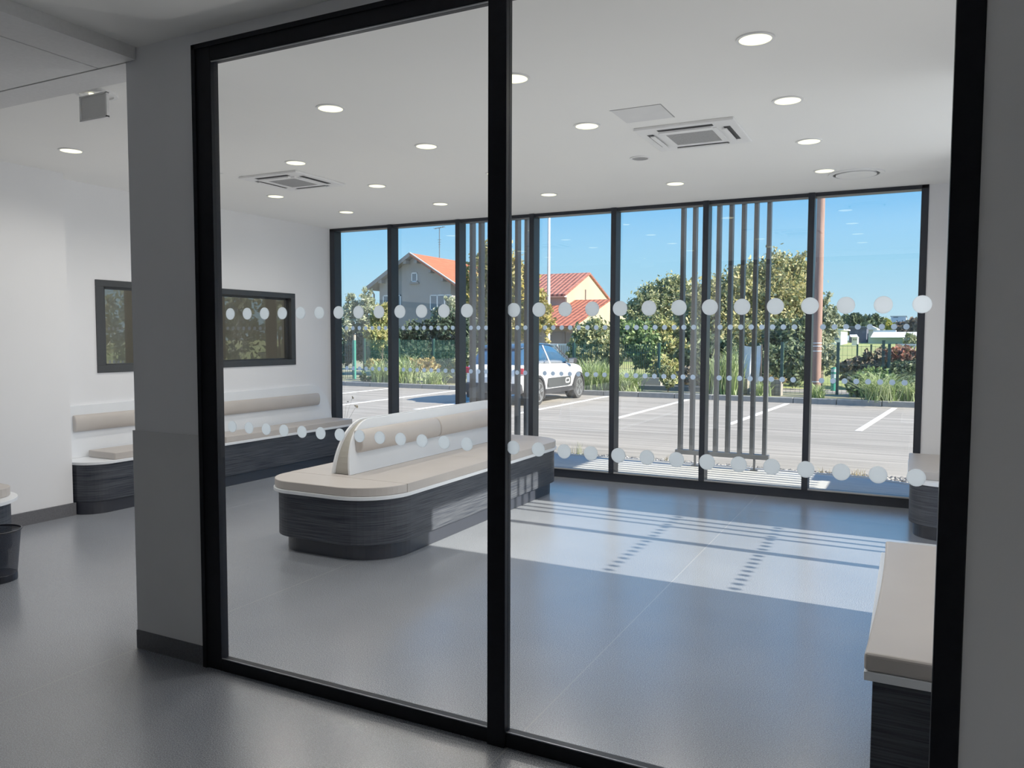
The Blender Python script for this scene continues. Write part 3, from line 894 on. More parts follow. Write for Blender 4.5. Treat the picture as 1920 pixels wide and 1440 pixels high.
cs = [(.13, .70, .62, .86, .97), (.30, .745, .60, .90, 1.22), (.55, .775, .60, .92, 1.41), (1.0, .785, .605, .93, 1.465), (1.7, .785, .61, .93, 1.475), (2.2, .78, .60, .93, 1.42), (2.7, .77, .62, .92, 1.19), (3.08, .75, .66, .90, .985)]
loft([(CY0 + y, csec(*a)) for y, *a in cs], 'cabin_glass', 'car_glass', car, 2)
rs = [(.36, .60, 1.36), (.5, .60, 1.415), (1.0, .605, 1.475), (1.7, .605, 1.484), (2.2, .59, 1.435), (2.36, .585, 1.385)]
loft([(CY0 + y, [(0, z - .04), (w, z - .055), (w + .012, z - .03), (w - .08, z + .012), (0, z + .02)]) for y, w, z in rs], 'roof', 'car_roof', car, 1)
for s in (1, -1):
    xs = cxm + s * .88
    def sx(d): return cxm + s * d
    # pillars of the side glass
    for (ya, za, wa), (yb, zb_, wb_) in (((1.55, .95, .80), (1.42, 1.42, .635)), ((2.98, .95, .775), (2.28, 1.40, .615)), ((.62, .96, .785), (.66, 1.38, .63))):
        G().beam((sx(wa), CY0 + ya, GZ + za), (sx(wb_), CY0 + yb, GZ + zb_), .012, .05 if ya > .7 else .16, (0, 1, 0)).build('pillar', 'car_white' if s == 1 and ya == 1.55 else 'car_black', car)
    # wheels
    for wy in (.70, 3.23):
        c_ = (sx(.80), CY0 + wy, GZ + .312)
        arch = [(CY0 + wy + .385 * math.cos(t), GZ + .33 + .385 * math.sin(t)) for t in [math.pi * (-.16 + 1.32 * k / 18) for k in range(19)]]
        inn = [(CY0 + wy + .325 * math.cos(t), GZ + .33 + .325 * math.sin(t)) for t in [math.pi * (-.16 + 1.32 * k / 18) for k in range(18, -1, -1)]]
        G().prism(arch + inn, sx(.80), sx(.893), 'x').build('wheel_arch', 'car_black', car)
        G().prism([(CY0 + wy + .33 * math.cos(2 * math.pi * k / 24), GZ + .34 + .33 * math.sin(2 * math.pi * k / 24)) for k in range(24)], sx(.6), sx(.868), 'x').build('wheel_well', 'dark', car)
        w = G()
        w.prism([(c_[1] + .312 * math.cos(2 * math.pi * k / 32), c_[2] + .312 * math.sin(2 * math.pi * k / 32)) for k in range(32)], sx(.68), sx(.888), 'x', True)
        wo = w.build('wheel', 'tyre', car, bevel=.015)
        g = G()
        nn = 30
        def rp(r, a, d): return (sx(d), c_[1] + r * math.cos(a), c_[2] + r * math.sin(a))
        vs = []
        for k in range(nn):
            a = 2 * math.pi * k / nn
            vs += [rp(.205, a, .889), rp(.232, a, .889), rp(.232, a, .897), rp(.205, a, .897)]
        g.add(vs, [(4 * k + i, 4 * k + (i + 1) % 4, 4 * ((k + 1) % nn) + (i + 1) % 4, 4 * ((k + 1) % nn) + i) for k in range(nn) for i in range(4)])
        for q in range(5):
            for dd in (-.16, .16):
                a = 2 * math.pi * q / 5 + .3
                g.beam(rp(.02, a, .893), rp(.21, a + dd, .893), .010, .038, (0, 1, 0) if abs(math.cos(a)) < .7 else (0, 0, 1))
        g.prism([(c_[1] + .045 * math.cos(2 * math.pi * k / 12), c_[2] + .045 * math.sin(2 * math.pi * k / 12)) for k in range(12)], sx(.888), sx(.90), 'x')
        g.build('rim', 'alloy', wo)
    # sills, door panel, mirror, handles, lamps
    G().beam((sx(.868), CY0 + 1.05, GZ + .30), (sx(.868), CY0 + 2.88, GZ + .30), .05, .12).build('sill_cladding', 'car_black', car, bevel=.01)
    pr = [(CY0 + a, GZ + b) for a, b in rrect(1.22, .40, 2.66, .625, .07, 5)]
    pp = G().prism(pr, sx(.87), sx(.896), 'x').build('door_panel', 'car_grey', car, bevel=.008)
    ro = rrect(2.28, .455, 2.55, .585, .045, 5); ri = rrect(2.31, .485, 2.52, .555, .03, 5)
    g = G(); nq = len(ro)
    vs = [(sx(.902), CY0 + a, GZ + b) for a, b in ro] + [(sx(.902), CY0 + a, GZ + b) for a, b in ri]
    g.add(vs, [(k, (k + 1) % nq, nq + (k + 1) % nq, nq + k) for k in range(nq)])
    g.build('capsule_frame', 'car_white', pp)
    mo = G().prism([(a, GZ + b) for a, b in rrect(CY0 + 2.60, .945, CY0 + 2.80, 1.09, .05, 4)], sx(.84), sx(1.0), 'x').build('wing_mirror', 'car_black', car, bevel=.02)
    G().box(sx(.86), CY0 + 2.585, GZ + .965, sx(.985), CY0 + 2.602, GZ + 1.07).build('mirror_glass', 'alloy', mo)
    for hy in (1.05, 1.98):
        G().box(sx(.868), CY0 + hy, GZ + .80, sx(.888), CY0 + hy + .16, GZ + .825).build('door_handle', 'car_white', car, bevel=.006)
    tl = [(sx(.60), CY0 + .005), (sx(.80), CY0 + .03), (sx(.862), CY0 + .17), (sx(.862), CY0 + .24), (sx(.6), CY0 + .12)]
    G().prism(tl if s == 1 else tl[::-1], GZ + .76, GZ + .90).build('tail_lamp', 'red_lamp', car, bevel=.015)
G().box(cxm - .74, CY0 - .03, GZ + .29, cxm + .74, CY0 + .16, GZ + .54).build('rear_bumper', 'car_black', car, bevel=.05, seg=3)
G().box(cxm - .27, CY0 - .045, GZ + .56, cxm + .27, CY0 - .028 + .04, GZ + .68).build('number_plate', 'plate', car)

# ------------------------------------------------------------------ plants
GEN = {}


def leaves(blobs, n, size, m, name, parent, aspect=2.0, shell=.55):
    """leaf cards filling ellipsoids: blobs = [(cx,cy,cz,rx,ry,rz)]"""
    B = np.array(blobs, float)
    vol = (B[:, 3] * B[:, 4] * B[:, 5]) ** .75
    # leaves gather in sprigs; some sprigs stick out of the crown
    K = max(12, n // 34)
    idx = rng.choice(len(B), K, p=vol / vol.sum())
    d = rng.normal(size=(K, 3)); d[:, 2] += .25; d /= np.linalg.norm(d, axis=1, keepdims=True)
    rad = shell + (1 - shell) * rng.random(K) ** .6
    out = rng.random(K) < .16
    rad[out] *= rng.uniform(1.0, 1.32, out.sum())
    Cn = B[idx, :3] + d * rad[:, None] * B[idx, 3:]
    ki = rng.integers(0, K, n)
    sig = .16 * B[idx, 3:].mean(1)
    along = d + np.array([0, 0, .5]); along /= np.linalg.norm(along, axis=1, keepdims=True)
    P = Cn[ki] + rng.normal(size=(n, 3)) * (sig * np.where(out, .45, 1.))[ki][:, None] * .8 + along[ki] * (rng.uniform(-1, 1, n) * sig[ki] * 1.3)[:, None]
    keep = P[:, 2] > -.02; P = P[keep]; n = len(P)
    u = rng.normal(size=(n, 3)); u /= np.linalg.norm(u, axis=1, keepdims=True)
    w = rng.normal(size=(n, 3)); w -= (w * u).sum(1, keepdims=True) * u; w /= np.linalg.norm(w, axis=1, keepdims=True)
    s = size * rng.uniform(.6, 1.4, (n, 1))
    a = u * s * aspect / 2; b = w * s / 2
    V = np.stack([P - a, P + b, P + a, P - b], 1).reshape(-1, 3)
    Fq = np.arange(4 * n).reshape(-1, 4)
    return fast_mesh(name, V, Fq, m, parent)


def blades(c, n, h, spread, m, name, parent, w=.02):
    """arching grass blades from a tuft"""
    c = np.array(c, float)
    az = rng.uniform(0, 2 * np.pi, n); hh = h * rng.uniform(.55, 1.1, n); sp = spread * rng.uniform(.2, 1.1, n)
    p0 = c + np.stack([rng.normal(0, .12 * spread + .03, n), rng.normal(0, .12 * spread + .03, n), np.zeros(n)], 1)
    dr = np.stack([np.cos(az), np.sin(az), np.zeros(n)], 1); sd = np.stack([-np.sin(az), np.cos(az), np.zeros(n)], 1)
    T = [0, .4, .75, 1.0]
    rows = []
    for t in T:
        p = p0 + dr * (sp * t ** 1.8)[:, None] + np.array([0, 0, 1.]) * (hh * (t * 1.25 - .42 * t ** 3))[:, None]
        ww = w * (1 - t * .92) / 2
        rows += [p - sd * ww, p + sd * ww]
    V = np.stack(rows, 1)
    Fq = np.array([(0, 1, 3, 2), (2, 3, 5, 4), (4, 5, 7, 6)])[None] + (np.arange(n) * 8)[:, None, None]
    return fast_mesh(name, V.reshape(-1, 3), Fq.reshape(-1, 4), m, parent)


LM = {
    'olive': leaf_mat('olive leaves', ['#414d2e', '#636e45', '#8b9060', '#aeac80', '#4d5a38'], gain=1.35),
    'gold': leaf_mat('golden leaves', ['#5f662c', '#9c8c3c', '#b9a258', '#7c8040', '#c4b27a', '#48582c'], gain=1.1),
    'dark': leaf_mat('dark leaves', ['#1e2c22', '#2c3e2c', '#465a42', '#243428', '#5c6c50']),
    'shade': leaf_mat('shaded leaves', ['#26362a', '#3a4c34', '#5c6c4a', '#2c3c2c', '#7c8460', '#485838'], gain=1.35),  # dark olive mix for the hedge under the broad tree
    'green': leaf_mat('fresh leaves', ['#3f5c30', '#5c7840', '#869860', '#4a6436', '#2f4628', '#9ca878'], gain=1.35),
    'pale': leaf_mat('pale leaves', ['#8d9a78', '#b9bf9a', '#6d7c58', '#d2d4b4', '#9aa87c'], gain=.8),
    'mixed': leaf_mat('autumn leaves', ['#4f5a38', '#72794c', '#a49a5c', '#bdb27c', '#3c4a2c', '#8b8a5c', '#5e6a46', '#c9bd8c'], gain=1.3),
    'yellowgreen': leaf_mat('yellow green leaves', ['#737c3c', '#98935a', '#b0a56c', '#566438', '#868c50'], gain=1.35),
    'tan': leaf_mat('dry seed heads', ['#a8905c', '#c7ad74', '#8c7a4c', '#d6c08c', '#7c8048'], gain=.8),
    'brown': leaf_mat('dry brambles', ['#5c5348', '#7a6c58', '#48443c', '#8d8068', '#6c6a48'], trans=.1),
    'red': leaf_mat('red tipped leaves', ['#9c4f3c', '#c98a70', '#6c3a2c', '#e0b8a0', '#5a5a34'], gain=.7),
    'blade': leaf_mat('grass blades', ['#66803f', '#8ca45c', '#b0be80', '#52702f', '#ccd4a4', '#98ac70']),
    'far': leaf_mat('far foliage', ['#33452c', '#4a5a3c', '#5c6848', '#3c4c34'], trans=.1),
    'far_y': leaf_mat('far yellow foliage', ['#8a8c34', '#a8a040', '#6f7a30', '#5c6a30'], trans=.1),
    'far_b': leaf_mat('far brown foliage', ['#6a5a4c', '#7c6c5c', '#565048', '#888068'], trans=.1),
}


def px_blob(px, py, Y, rpx, rpy, depth=1.0):
    c = at(px, py, Y)
    q = (c - Vector((0, 0, EYE))).dot(FW)
    sx_ = rpx * q / F_PX / .89
    return (c.x, c.y, c.z, sx_, max(.15, sx_ * .8) * depth, rpy * q / F_PX)


def plant(name, label, cat, blobs, n, size, m, trunk=None, group=None, fol='foliage', aspect=2., shell=.55):
    B = [px_blob(*b) for b in blobs]
    c0 = B[0]
    zb = min(b[2] - b[5] for b in B)
    r = root(name, (c0[0], c0[1], 0.0), label, cat, group)
    leaves(B, n, size, LM[m], fol, r, aspect, shell)
    if trunk:
        g = G(); R_ = trunk
        top = max(B, key=lambda b: b[2])
        g.tube([(c0[0], c0[1], -.05), (c0[0] + .05, c0[1], top[2] * .35), (top[0], top[1], top[2])], [R_, R_ * .75, R_ * .2], 8)
        for b in B[1:]:
            g.tube([(c0[0] + .03, c0[1], max(.4, b[2] * .4)), (b[0], b[1], b[2])], [R_ * .5, R_ * .12], 6)
        g.build('trunk', 'bark', r)
    return r


# trees and shrubs, surveyed from the photograph
plant('tree', 'broad sunlit tree with yellowing leaves behind the right fin screen', 'tree',
      [(1418, 590, 29, 88, 70), (1452, 530, 29.3, 52, 50), (1340, 580, 28.6, 62, 50), (1400, 545, 29, 40, 42), (1478, 600, 28.7, 42, 70), (1330, 640, 28, 75, 48), (1430, 660, 28, 85, 48), (1490, 510, 29.2, 22, 32), (1383, 660, 27, 60, 50)],
      62000, .07, 'mixed', .16)
plant('tree', 'rounded grey green tree left of the broad tree, over the hedge', 'tree',
      [(1232, 580, 31, 44, 40), (1262, 545, 31, 24, 28), (1200, 590, 31, 26, 26), (1272, 575, 31, 30, 44), (1240, 610, 30.5, 50, 34)], 22000, .07, 'olive', .14)
plant('tree', 'slender pale leaved tree right of the utility pole', 'tree',
      [(1540, 600, 27, 22, 38), (1552, 572, 27, 12, 22), (1532, 640, 27, 22, 44), (1558, 608, 27, 15, 30), (1536, 690, 26, 24, 34), (1518, 655, 26.5, 20, 60), (1548, 668, 26, 20, 20)], 9000, .07, 'pale', .09)
plant('tree', 'tall golden leaved tree behind the partition post', 'tree',
      [(905, 540, 30, 26, 62), (925, 500, 30, 22, 50), (950, 530, 30, 28, 62), (900, 590, 30, 34, 56), (985, 560, 30, 26, 58), (950, 600, 30, 44, 50), (1012, 580, 30, 18, 42), (1018, 610, 29.5, 18, 30), (872, 560, 30, 12, 60)],
      22000, .09, 'gold', .15)
plant('shrub', 'wispy grey green willow shrub at the left window pane', 'shrub',
      [(662, 610, 26.5, 24, 40), (690, 595, 26.5, 20, 40), (650, 630, 26, 16, 30), (715, 610, 26.5, 18, 34), (660, 575, 26.6, 12, 26), (688, 560, 26.6, 9, 20)], 6500, .065, 'pale', .05, aspect=3.)
plant('shrub', 'small golden shrub below the left corner of the grey house', 'shrub', [(715, 605, 25.5, 17, 28), (722, 590, 25.5, 12, 18), (708, 630, 25.3, 22, 22)], 4200, .075, 'yellowgreen', .04)
plant('hedge', 'dark evergreen hedge in front of the grey house', 'hedge',
      [(770, 640, 27, 28, 32), (810, 640, 27, 32, 34), (850, 630, 27, 30, 44), (750, 650, 26.6, 22, 30), (880, 640, 27, 26, 40), (695, 650, 26, 30, 28), (660, 660, 25.6, 26, 24), (920, 650, 27, 28, 40), (720, 672, 26, 30, 26), (790, 672, 26, 40, 26), (850, 680, 26, 40, 26)], 20000, .085, 'dark', .05)
plant('shrub', 'pale leaved shrub at the window of the grey house', 'shrub', [(826, 598, 28, 16, 24), (838, 615, 28, 18, 24), (846, 590, 28, 12, 34)], 3000, .08, 'pale', .04)
plant('shrub', 'leafy green shrub left of the white car', 'shrub', [(868, 690, 22.3, 14, 26), (848, 700, 22.2, 12, 16), (880, 670, 22.4, 14, 30)], 3000, .07, 'olive', .03)
plant('shrub', 'large olive shrub in front of the cream house', 'shrub', [(1112, 640, 25, 32, 38), (1090, 650, 25, 20, 30), (1132, 665, 24.8, 30, 34), (1100, 675, 24.6, 26, 24)], 12000, .075, 'olive', .05)
plant('shrub', 'bright green shrub right of the olive shrub', 'shrub', [(1190, 640, 25.5, 32, 34), (1165, 630, 25.5, 18, 26), (1215, 660, 25.2, 28, 30)], 9000, .075, 'green', .05)
plant('shrub', 'yellow green shrub beside the left edge of the fin screen', 'shrub', [(1248, 640, 26, 24, 36), (1232, 660, 25.6, 24, 34), (1262, 670, 25.4, 24, 34), (1245, 695, 24, 24, 22)], 9000, .075, 'yellowgreen', .05)
plant('shrub', 'small dark shrub on the kerb edge before the beige wall', 'shrub', [(1252, 715, 21.6, 12, 20), (1246, 700, 21.6, 10, 14)], 900, .07, 'olive', .02)
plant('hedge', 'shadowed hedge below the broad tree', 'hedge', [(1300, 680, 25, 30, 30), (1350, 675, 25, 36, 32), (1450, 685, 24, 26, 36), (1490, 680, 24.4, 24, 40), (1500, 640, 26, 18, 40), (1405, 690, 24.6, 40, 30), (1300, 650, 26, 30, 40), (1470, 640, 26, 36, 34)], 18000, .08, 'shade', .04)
plant('shrub', 'dry grey bramble patch behind the wire fence', 'shrub', [(1605, 690, 26, 26, 16), (1640, 682, 26, 24, 18), (1655, 670, 26.5, 14, 14), (1585, 700, 26, 16, 12)], 2600, .10, 'brown', None)
plant('shrub', 'rounded fresh green shrub at the right end of the bed', 'shrub', [(1635, 718, 22.4, 30, 22), (1612, 730, 22.2, 20, 16), (1655, 730, 22.2, 24, 18)], 6500, .05, 'green', .03)
plant('shrub', 'blue green shrub in the lower right corner of the window', 'shrub', [(1698, 705, 22.8, 24, 20), (1708, 730, 22.2, 18, 22), (1680, 715, 22.8, 16, 16)], 5500, .05, 'far', .03)
plant('shrub', 'red tipped hedge shrub near the right window edge', 'shrub', [(1695, 668, 25.5, 24, 14), (1715, 672, 25.5, 16, 14), (1680, 672, 25.3, 12, 12)], 2200, .09, 'red', .03)
plant('shrub', 'dark clipped hedge under the red tipped shrub', 'shrub', [(1700, 690, 25, 26, 12), (1675, 694, 25, 14, 10)], 1500, .09, 'dark', .03)
plant('shrub', 'flat tan flowering shrub left of the concrete block wall', 'shrub', [(790, 684, 22.0, 26, 9), (808, 690, 22.0, 16, 8), (805, 676, 22.0, 8, 6)], 1500, .07, 'tan', None)
plant('shrub', 'small tan flowering shrub behind the leftmost grass clump', 'shrub', [(703, 682, 22.2, 14, 6), (695, 686, 22.2, 10, 5)], 800, .07, 'tan', None)
plant('shrub', 'low green ground cover beside the left kerb', 'shrub', [(688, 706, 21.4, 12, 8), (702, 702, 21.4, 10, 8)], 700, .06, 'green', None)
plant('shrub', 'orange flowering shrub behind the wire gabion', 'shrub', [(1448, 712, 21.8, 16, 5), (1462, 714, 21.8, 10, 4)], 600, .05, 'tan', None)
plant('shrub', 'small dry brown shrub between the fins left of the dark mullion', 'shrub', [(1288, 704, 22.6, 14, 14), (1300, 715, 22.2, 14, 10)], 1500, .06, 'brown', None)
for k, (x, y, w_, h_) in enumerate(((1595, 604, 16, 12), (1612, 610, 18, 12), (1636, 604, 12, 12), (1625, 612, 16, 10))):
    plant('tree', 'distant dark green tree on the horizon, ' + ['leftmost of the row', 'second of the row above the dark shed', 'tallest of the row', 'low one between its taller neighbours'][k], 'tree', [(x, y, 150 + 18 * k, w_, h_), (x + 5, y + 6, 150 + 18 * k, w_, h_)], 900, .75, 'far', .3, group='trees on the horizon')
plant('tree', 'distant yellow tree left of the grey tower block', 'tree', [(1656, 607, 228, 11, 9), (1660, 612, 228, 11, 8)], 900, .7, 'far_y', .3, group='trees on the horizon')
plant('tree', 'distant bare brown trees right of the grey tower block', 'tree', [(1712, 612, 250, 16, 12), (1688, 617, 250, 20, 9)], 1100, .7, 'far_b', .3, group='trees on the horizon')
plant('tree', 'distant yellow tree above the white far house', 'tree', [(1583, 618, 150, 8, 9)], 500, .6, 'far_y', .3, group='trees on the horizon')
plant('shrub', 'pale bush in front of the long greenhouse', 'shrub', [(1712, 640, 60, 14, 10)], 700, .25, 'pale', None)

for k, (x, y, Y, n, h_, sp, lab) in enumerate((
        (716, 712, 21.3, 150, .95, .75, 'leftmost tall grass clump by the kerb'), (762, 716, 21.3, 190, 1.15, .9, 'tall grass clump right of the first dark mullion'),
        (812, 718, 21.2, 130, .6, .7, 'low bright grass before the concrete block wall'), (1108, 730, 21.2, 200, 1.1, .65, 'tall grass clump in front of the white car bonnet'),
        (1132, 733, 21.2, 150, .95, .6, 'grass clump left of the slim window mullion'), (1176, 735, 21.2, 220, .75, .8, 'low grass clump right of the slim window mullion'),
        (1340, 742, 21.2, 190, 1.25, .55, 'upright grass clump between the fins'), (1372, 743, 21.2, 170, 1.45, .45, 'tallest bright grass clump beside the white sheet'),
        (1652, 757, 20.95, 220, .85, .85, 'arching grass clump in the rightmost window pane'), (1425, 743, 21.2, 110, .5, .4, 'small green tuft at the foot of the white sheet'),
        (1712, 757, 21.1, 130, .6, .5, 'grass tuft at the right window edge'), (1528, 748, 21.3, 90, .45, .4, 'weedy tuft at the foot of the utility pole'))):
    sp *= 1.35; n = int(n * 1.5); h_ *= .95
    c = at(x, y, Y); c.z = 0.0
    r = root('ornamental_grass', c, lab, 'grass clump', 'ornamental grasses along the kerb')
    blades((c.x, c.y, -.02), n, h_, sp, LM['blade'], 'blade_tuft', r, .03)
for x, y, n, h_, lab in ((1083, 862, 26, .22, 'small weed in the gravel left of the slim mullion'), (1257, 872, 24, .12, 'dry weed in the gravel under the fin rail'), (1612, 893, 40, .12, 'dry yellow weed in the gravel, rightmost pane'), (1545, 880, 22, .10, 'dark dead weed in the gravel, right of the black mullion')):
    c = at(x, y, 9.8); c.z = -.09
    r = root('weed', c, lab, 'weed', 'weeds in the gravel strip')
    blades((c.x, c.y, -.09), n, h_, .12, LM['tan' if n != 26 else 'olive'], 'blade_tuft', r, .006)
c = at(645, 785, 9.8); c.z = -.09
r = root('weed', c, 'thin dry stem with seed heads outside the left window pane', 'weed')
g = G()
for dx, hh in ((.05, .55), (.16, .62), (.24, .5), (.18, .22)):
    g.tube([c, c + Vector((dx * .4, 0, hh * .6)), c + Vector((dx, 0, hh))], .002, 5)
g.build('stem', 'bark', r)
leaves([(c.x + .05, c.y, c.z + .56, .03, .02, .02), (c.x + .16, c.y, c.z + .63, .03, .02, .02), (c.x + .24, c.y, c.z + .5, .02, .02, .02), (c.x + .18, c.y, c.z + .22, .02, .02, .02)], 60, .02, LM['brown'], 'seed_head', r)

r = root('hedge', (14, 24.4, 0), 'tall pale hedge beyond the right window edge, seen mirrored in the interior window', 'hedge')  # added out of view so the interior window mirrors foliage
leaves([(x, 24.4, z, 1.3, .9, 1.3) for x in (9.5, 11.5, 13.5, 15.5, 17.5, 19.5) for z in (1.0, 2.4)], 8000, .14, LM['pale'], 'foliage', r)
g = G()
for x in (10, 14, 18): g.tube([(x, 24.4, -.1), (x + .1, 24.4, 2.4)], [.07, .02], 7)
g.build('stem', 'bark', r)

# ------------------------------------------------------------------ fences
def mesh_fence(name, label, A, B, z0, z1, nposts, m_w, m_p, dv=.10, dh=.2, tw=.010, post=.06, group='green mesh fences'):
    A, B = Vector(A), Vector(B)
    r = root(name, ((A + B) / 2).to_3d() if len(A) == 3 else ((A.x + B.x) / 2, (A.y + B.y) / 2, 0), label, 'fence', group)
    A, B = Vector((A.x, A.y, 0)), Vector((B.x, B.y, 0))
    Ln = (B - A).length
    g = G(); n = int(Ln / dv)
    for k in range(n + 1):
        p = A + (B - A) * (k / n)
        g.beam((p.x, p.y, z0), (p.x, p.y, z1), tw, tw)
    k = z0 + .05
    while k < z1:
        g.beam((A.x, A.y, k), (B.x, B.y, k), tw, tw); k += dh
    g.build('mesh_panel', m_w, r)
    for k in range(nposts):
        p = A + (B - A) * (k / max(1, nposts - 1))
        G().box(p.x - post / 2, p.y - post / 2, -.05, p.x + post / 2, p.y + post / 2, z1 + .05).build('post', m_p, r)
    return r


P = lambda x, Y: (at(x, 640, Y).x, Y)
mesh_fence('mesh_fence', 'bright green mesh fence at the left window edge', P(605, 22.6), P(664, 22.6), -.02, 1.32, 2, 'green_wire', 'green_post', post=.09)
mesh_fence('mesh_fence', 'dense green mesh fence behind the left grass clumps', P(683, 23.9), P(880, 24.6), -.02, 1.38, 4, 'green_wire', 'dark_green', dv=.06, dh=.45, post=.08)
mesh_fence('mesh_fence', 'dark green mesh fence behind the tall grass right of the car', P(1076, 23.6), P(1236, 23.4), -.02, 1.28, 3, 'green_wire', 'dark_green', dv=.07, dh=.5, post=.07)
mesh_fence('mesh_fence', 'open wire fence in front of the grass field', P(1467, 22.6), P(1572, 22.8), -.02, 1.34, 2, 'dark_green', 'dark_green', dv=.11, dh=.25, tw=.006, post=.075)
mesh_fence('mesh_fence', 'open wire fence at the right edge of the field view', P(1572, 22.85), P(1668, 23.3), -.02, 1.30, 2, 'dark_green', 'dark_green', dv=.11, dh=.25, tw=.006, post=.075)
r = root('timber_post', (P(664.5, 22.8)[0], 22.8, 0), 'square timber post rising above the bright green fence', 'post')
x_, y_ = P(664.5, 22.8)
G().box(x_ - .035, y_ - .035, -.05, x_ + .035, y_ + .035, 1.55).build('shaft', pm('pale timber', (.55, .42, .28), .8, scale=10, stretch=(2, 2, .3)), r)
G().prism([(x_ - .04, 1.55), (x_ + .04, 1.55), (x_, 1.57)], y_ - .04, y_ + .04, 'y').build('cap', 'bark', r)
for xx, Y, h_, lab in ((1657, 25.5, 1.42, 'dark green post left of the bare pole, right window pane'), (1634, 40, 1.2, 'thin far fence post in the middle of the field'), (1608, 40, 1.2, 'thin far fence post near the little white playhouse'), (1551, 38, .9, 'thin far fence post by the slender tree'), (1681, 40, 1.25, 'thin far fence post by the greenhouse')):
    p = P(xx, Y)
    g = G().box(p[0] - .04, p[1] - .04, -.05, p[0] + .04, p[1] + .04, h_).box(p[0] - .05, p[1] - .05, h_, p[0] + .05, p[1] + .05, h_ + .02)
    tag(g.build('fence_post', 'dark_green', origin=(p[0], p[1], 0)), lab, 'post', 'fence posts in the field')
# white railing behind the car
A, B = Vector(P(955, 29)), Vector(P(1088, 29))
r = root('railing', ((A.x + B.x) / 2, 29, 0), 'white steel railing and gate behind the car', 'fence')
g = G(); n = 34
for k in range(n + 1):
    x = A.x + (B.x - A.x) * k / n
    g.box(x - .02, 28.98, -.05, x + .02, 29.02, 1.20)
g.build('baluster_row', 'white_steel', r)
g = G().box(A.x, 28.97, 1.18, B.x, 29.03, 1.24).box(A.x, 28.97, .15, B.x, 29.03, .2)
g.build('rail', 'white_steel', r)
q0, q1 = P(1028, 29)[0], P(1046, 29)[0]
g = G()
for k in range(6): g.box(q0, 28.95, .1 + .19 * k, q1, 28.97, .1 + .19 * k + .17)
g.build('slat_gate', 'white_steel', r)

# ------------------------------------------------------------------ other things outside
x_, y_ = P(1028, 31)
r = root('lamp_mast', (x_, y_, 0), 'slim white lighting mast behind the white car', 'mast')
G().tube([(x_, y_, -.05), (x_, y_, 1.2)], .09, 12).build('base_sleeve', 'white_steel', r)
G().tube([(x_, y_, 1.2), (x_, y_, 9)], [.075, .05], 12).build('shaft', 'white_steel', r)
x_, y_ = P(1532.5, 22.0)
r = root('utility_pole', (x_, y_, 0), 'reddish brown timber utility pole beside the black window mullion', 'pole')
G().tube([(x_, y_, -.05), (x_, y_, 9.5)], [.115, .085], 14).build('shaft', 'pole_wood', r)
g = G()
for z in (.35, 1.15, 1.28, 1.36):
    g.tube([(x_, y_, z), (x_, y_, z + .02)], .119, 14)
g.build('band', 'white_steel', r)
c = at(1563, 727, 24.3)
r = root('bollard', (c.x, c.y, 0), 'green bollard with pale reflective bands on the lane', 'bollard')
G().tube([(c.x, c.y, -.03), (c.x, c.y, .36)], .085, 14).build('body', 'bollard', r)
G().tube([(c.x, c.y, .36), (c.x, c.y, .62)], .087, 14).build('band', pm('pale green band', (.50, .66, .60), .5), r)
G().tube([(c.x, c.y, .62), (c.x, c.y, .66)], [.092, .07], 14).build('cap', 'bollard', r)
G().tube([(c.x, c.y, .48), (c.x, c.y, .53)], .0885, 14).build('stripe', 'bollard', r)
# big white sheet hanging by the bed
c = at(1408, 690, 21.9)
r = root('white_sheet', (c.x, c.y, 0), 'white woven sheet hung up between the fins near the kerb', 'sheet')
tl_, tr_, bl_, br_ = at(1388, 646, 21.9), at(1428, 647, 21.9), at(1402, 738, 21.9), at(1424, 725, 21.9)
g = G(); vs = []; nu, nv = 10, 12
for j in range(nv + 1):
    for i in range(nu + 1):
        u, v = i / nu, j / nv
        p = tl_.lerp(tr_, u).lerp(bl_.lerp(br_, u), v)
        p = p + Vector((0, .05 * math.sin(u * 9 + v * 3) + .04 * math.sin(v * 7), -.05 * math.sin(math.pi * u) * (1 - v)))
        vs.append(p)
g.add(vs, [(j * (nu + 1) + i, j * (nu + 1) + i + 1, (j + 1) * (nu + 1) + i + 1, (j + 1) * (nu + 1) + i) for j in range(nv) for i in range(nu)], True)
g.build('cloth', 'bag', r)
g = G()
for p in (tl_, tr_): g.tube([(p.x, p.y + .03, -.05), (p.x, p.y + .03, p.z + .03)], .018, 8)
g.build('stake', 'bark', r)
# low walls
def low_wall(name, xa, xb, Y, z0, z1, m, label, cat='wall', joints=1.0):
    A, B = P(xa, Y)[0], P(xb, Y)[0]
    g = G(); n = max(1, round((B - A) / joints)); w = (B - A) / n
    for k in range(n): g.box(A + w * k + .008, Y, z0, A + w * (k + 1) - .008, Y + .2, z1)
    o = g.build(name, m, origin=((A + B) / 2, Y, 0))
    return tag(o, label, cat, kind='thing')


low_wall('block_wall', 805, 862, 22.0, -.03, .34, 'block', 'low grey concrete block wall left of the car')
low_wall('block_wall', 1198, 1240, 23.1, -.03, .28, pm('beige block', (.34, .30, .25), .9), 'low beige wall stub behind the small dark shrub')
low_wall('stone_edging', 1200, 1315, 22.2, -.03, .10, 'block', 'long low grey stone edging in front of the beige wall', 'edging')
